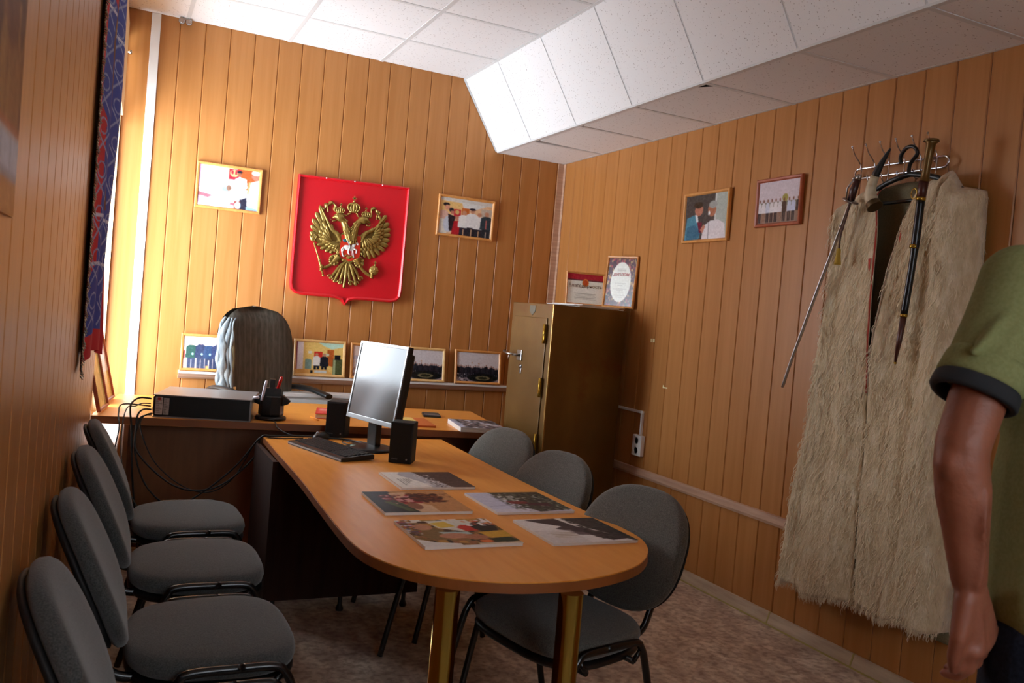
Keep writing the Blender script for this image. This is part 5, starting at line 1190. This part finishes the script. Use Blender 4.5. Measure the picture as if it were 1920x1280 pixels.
# ------------------------------------------------------------------ the person at the right edge
class Org:
    """tapered capsules and ellipsoids, fused by a voxel remesh into one surface"""
    def __init__(s): s.b = MB()
    def limb(s, pts, rs, seg=16):
        P_ = [Vector(p) for p in pts]
        for i in range(len(P_)): s.b.ell(P_[i], (rs[i],)*3, seg, 10)
        s.b.tube(P_, rs, seg)
        return s
    def e(s, c, r, rot=None): s.b.ell(c, r, 20, 14, 0, rot); return s
    def build(s, name, m, par, vox, smooth=4):
        o = s.b.build(name, m, par, fix=False)
        md = o.modifiers.new('fuse', 'REMESH'); md.mode = 'VOXEL'; md.voxel_size = vox; md.use_smooth_shade = True
        if smooth: sm = o.modifiers.new('soft', 'SMOOTH'); sm.iterations = smooth; sm.factor = .5
        return o
# body frame: origin on the floor below the neck; local +Y = the way they face, -X = their left
HD = math.radians(-25)
PX, PY = 1.50, .80
pe = thing('person', 'person in a green polo shirt with dark cuffs and jeans standing at the right edge', 'person', (PX, PY, 0), HD)
inv = Matrix.Translation((PX, PY, 0)) @ Matrix.Rotation(HD, 4, 'Z'); inv.invert()
def Wp(x, y, z): return inv @ Vector((x, y, z))
K = .885   # distance of the arm from the lens, used only for the measured arm joints
sh = Wp(1.305, .90, 1.50); el = Wp(1.205, .885, 1.215); wr = Wp(1.25, .885, 1.03); kn = Wp(1.292, .885, .925)
B = Org()
B.limb([sh+Vector((.008, 0, -.008)), sh.lerp(el, .5), el+Vector((0, 0, .03))], [.045, .044, .040])
B.limb([el+Vector((0, 0, .03)), el, el.lerp(wr, .25), el.lerp(wr, .6), wr], [.040, .040, .041, .034, .027])
B.e(el+Vector((-.018, -.01, 0)), (.026, .026, .03))
# hand: palm seen from the back of the hand, thumb side to the left
pal = wr.lerp(kn, .55); dn = (kn-wr).normalized(); side = (inv.to_3x3() @ Vector((1, .25, 0))).normalized(); nrm_ = dn.cross(side).normalized()
if (Matrix.Rotation(HD, 3, 'Z') @ nrm_).y > 0: nrm_ = -nrm_
side = nrm_.cross(dn).normalized() if (Matrix.Rotation(HD, 3, 'Z') @ nrm_.cross(dn)).x > 0 else dn.cross(nrm_).normalized()
Rh = Matrix((side, nrm_, dn)).transposed()
B.e(wr.lerp(kn, .25), (.036, .022, .04), Rh); B.e(pal, (.046, .021, .056), Rh); B.e(kn-dn*.01, (.047, .02, .03), Rh)
fl_ = []
for k, (off, ln, r) in enumerate(((-.036, .072, .0105), (-.012, .080, .011), (.012, .076, .0105), (.034, .062, .0095))):
    p0 = kn+side*off-dn*.004; B.e(p0-dn*.002+nrm_*.006, (.0115, .0115, .0125))
    p1 = p0+dn*ln*.42-nrm_*.006; p2 = p1+dn*ln*.28-nrm_*ln*.30; p3 = p2-nrm_*ln*.28+dn*ln*.02
    B.limb([p0, p1, p2, p3], [r*1.05, r, r*.92, r*.8], 10)
t0 = wr.lerp(kn, .22)-side*.034; t1 = t0+dn*.05-side*.020-nrm_*.006; t2 = t1+dn*.034-side*.004-nrm_*.010; t3 = t2+dn*.026+side*.004-nrm_*.006
B.limb([t0+side*.012, t1, t2, t3], [.018, .0135, .0120, .0095], 10)
# veins and tendons on the back of the hand and forearm
for a, c in ((-.024, -.03), (-.006, -.01), (.012, .012), (.028, .03)):
    B.limb([wr+side*a*.6+dn*.02+nrm_*.017, kn+side*c+nrm_*.0175], [.0035, .004], 8)
B.limb([wr-side*.02+nrm_*.022, wr.lerp(el, .25)-side*.012+nrm_*.031, wr.lerp(el, .5)-side*.022+nrm_*.036, wr.lerp(el, .8)-side*.012+nrm_*.040], [.0035, .004, .004, .004], 8)
# torso, neck, head, other arm, legs
B.limb([(0, 0, .98), (0, .01, 1.15), (0, .01, 1.32), (0, 0, 1.46)], [.145, .135, .15, .11])
B.limb([(0, 0, 1.46), (0, .015, 1.56), (0, .03, 1.62)], [.07, .06, .055])
B.limb([(-.0, 0, 1.46), sh+Vector((.03, 0, -.012))], [.05, .042]); B.limb([(0, 0, 1.46), (.2, 0, 1.46)], [.05, .045])
o2 = Vector((.2, 0, 1.47))
B.limb([o2, (.235, -.01, 1.32), (.25, -.0, 1.18)], [.050, .048, .042]); B.limb([(.25, 0, 1.18), (.255, .05, 1.08), (.25, .1, .95)], [.043, .042, .028])
B.e((.25, .12, .89), (.021, .042, .052))
for k in range(4): B.limb([(.25, .09+.02*k, .855), (.247, .095+.02*k, .81), (.235, .1+.02*k, .785)], [.0105, .0098, .0085], 10)
B.limb([(.245, .15, .91), (.24, .17, .87), (.237, .172, .84)], [.014, .012, .0095], 10)
for s in (-1, 1):
    B.limb([(s*.09, 0, .95), (s*.10, .01, .72), (s*.10, .015, .50), (s*.105, -.01, .30), (s*.105, -.02, .09)], [.095, .08, .056, .055, .038])
B.e((0, .04, 1.745), (.076, .095, .112)); B.e((0, .075, 1.68), (.055, .06, .05)); B.e((0, .055, 1.645), (.05, .055, .03))
B.limb([(0, .137, 1.745), (0, .158, 1.712)], [.010, .014], 8); B.e((0, .146, 1.706), (.018, .014, .010))
B.e((0, .13, 1.672), (.026, .012, .006)); B.e((0, .13, 1.66), (.024, .012, .007)); B.e((0, .122, 1.628), (.022, .02, .017)); B.e((0, .12, 1.772), (.052, .018, .010))
for s in (-1, 1): B.e((s*.078, .03, 1.73), (.009, .02, .033)); B.e((s*.04, .115, 1.705), (.018, .018, .016))
B.build('body', M['skin'], pe, .0052, 3)
b = MB()
for s in (-1, 1): b.ell((s*.031, .122, 1.742), (.013, .011, .010), 14, 10)
b.build('eyes', mat('eye_white', 'd8d4cc', .2), pe)
b = MB()
for s in (-1, 1): b.ell((s*.031, .1325, 1.742), (.005, .003, .005), 10, 8)
b.build('pupils', M['matt'], pe)
Hh = Org(); Hh.e((0, .02, 1.775), (.084, .10, .095)); Hh.e((0, -.02, 1.72), (.076, .075, .09)); hh_ = Hh.build('hair', M['hair'], pe, .008, 3)
# shirt
S = Org()
S.limb([(0, -.0, 1.0), (0, .01, 1.18), (0, .015, 1.34), (0, .0, 1.44)], [.17, .165, .165, .125]); S.limb([(-.06, 0, 1.02), (-.06, 0, 1.2), (-.05, 0, 1.36)], [.15, .145, .13])
S.e((0, -.0, 1.02), (.19, .155, .10)); S.e((0, .01, 1.30), (.205, .15, .17)); S.e((0, -.01, 1.43), (.20, .11, .075))
sl0 = sh+Vector((.012, 0, .004)); sl1 = sh.lerp(el, .25)+Vector((.004, 0, 0)); sl2 = sh.lerp(el, .44)+Vector((-.004, 0, 0))
S.limb([(-.0, 0, 1.49), sl0], [.066, .062]); S.limb([sl0, sl1, sl2], [.060, .059, .059])
S.limb([(0, 0, 1.49), (.2, 0, 1.475)], [.072, .068]); S.limb([(.2, 0, 1.475), (.23, -.01, 1.36), (.238, -.01, 1.31)], [.068, .066, .066])
# soft folds on the sleeve
for q, w_ in ((-.04, .008), (-.008, .010), (.026, .009), (.048, .006)):
    S.limb([sl0+Vector((q*.4, 0, -.03))+Vector((0, -.050, 0)), sl1+Vector((q, -.056, 0)), sl2+Vector((q*1.3, -.052, .01))], [w_, w_*1.3, w_], 8)
S.limb([(-.16, -.08, 1.38), (-.13, -.135, 1.25), (-.16, -.12, 1.1)], [.012, .014, .012], 8)
shirt = S.build('shirt', M['shirt'], pe, .0072, 5)
ax = (sl2-sl1).normalized(); e0 = sl2+ax*.055
Cf = Org(); b = MB()
def band(c, ax, r0, r1, h, m, name):
    b = MB(); u_ = ax.orthogonal().normalized(); v_ = ax.cross(u_)
    vs = []
    for (r, t) in ((r0, 0), (r0+.003, .2*h), (r1+.003, .85*h), (r1, h), (r1-.008, h), (r0-.008, 0)):
        for k in range(40):
            a = 2*PI*k/40; vs.append(c+ax*t+(u_*math.cos(a)+v_*math.sin(a))*r*(1+.03*math.sin(3*a)))
    n = 6; b.add(vs, [(i*40+k, i*40+(k+1) % 40, (i+1) % n*40+(k+1) % 40, (i+1) % n*40+k) for i in range(n) for k in range(40)], 0, True)
    return b.build(name, m, pe)
# open sleeve hem: a short tube continuing the sleeve, then the dark cuff
band(sl2+ax*.0, ax, .0585, .0615, .045, M['shirt'], 'sleeve_hem'); band(sl2+ax*.042, ax, .0615, .0625, .027, M['cuff'], 'sleeve_cuff')
band(Vector((.238, -.01, 1.31)), Vector((0, 0, -1)), .066, .068, .05, M['cuff'], 'sleeve_cuff')
b = MB(); b.tube([Vector((0, .0, 1.52))+Vector((.068*math.cos(a), .066*math.sin(a)+.005, .018*math.sin(a)+.008)) for a in [2*PI*k/24 for k in range(25)]], .011, 8); b.build('collar', M['cuff'], pe)
b = MB(); b.tube([sl0+Vector((.045-.012*math.sin(a), -.0665*math.cos(a), .0665*math.sin(a))) for a in [2*PI*k/30 for k in range(31)]], .0028, 6); b.build('armhole_seam', mat('seam_green', '4a5230', .9), pe)
# jeans
J = Org()
J.limb([(0, 0, 1.0), (0, 0, .93)], [.15, .155]); J.e((0, -.01, .95), (.185, .145, .11))
for s in (-1, 1): J.limb([(s*.09, 0, .93), (s*.10, .01, .72), (s*.10, .01, .50), (s*.105, -.01, .30), (s*.105, -.02, .10)], [.112, .098, .078, .074, .070])
J.limb([(-.17, .05, .99), (-.185, .0, .93), (-.18, -.06, .90)], [.006, .007, .006], 8); J.limb([(-.16, -.09, .93), (-.10, -.15, .90), (-.02, -.155, .89)], [.006, .007, .006], 8)
J.build('jeans', M['jeans'], pe, .008, 4)
b = MB(); b.lathe([(.183, 0), (.186, .004), (.186, .034), (.183, .038), (.17, .038), (.17, 0)], 40, c=(0, 0, .985)); b.v = [(x, y*.8-.005, z) for x, y, z in b.v]; b.build('belt', M['black'], pe)
for s in (-1, 1):
    F = Org(); F.limb([(s*.105, -.03, .045), (s*.11, .08, .042), (s*.115, .16, .032)], [.042, .043, .032]); F.e((s*.105, -.02, .07), (.045, .05, .05)); F.build('shoe', M['black'], pe, .009, 2)
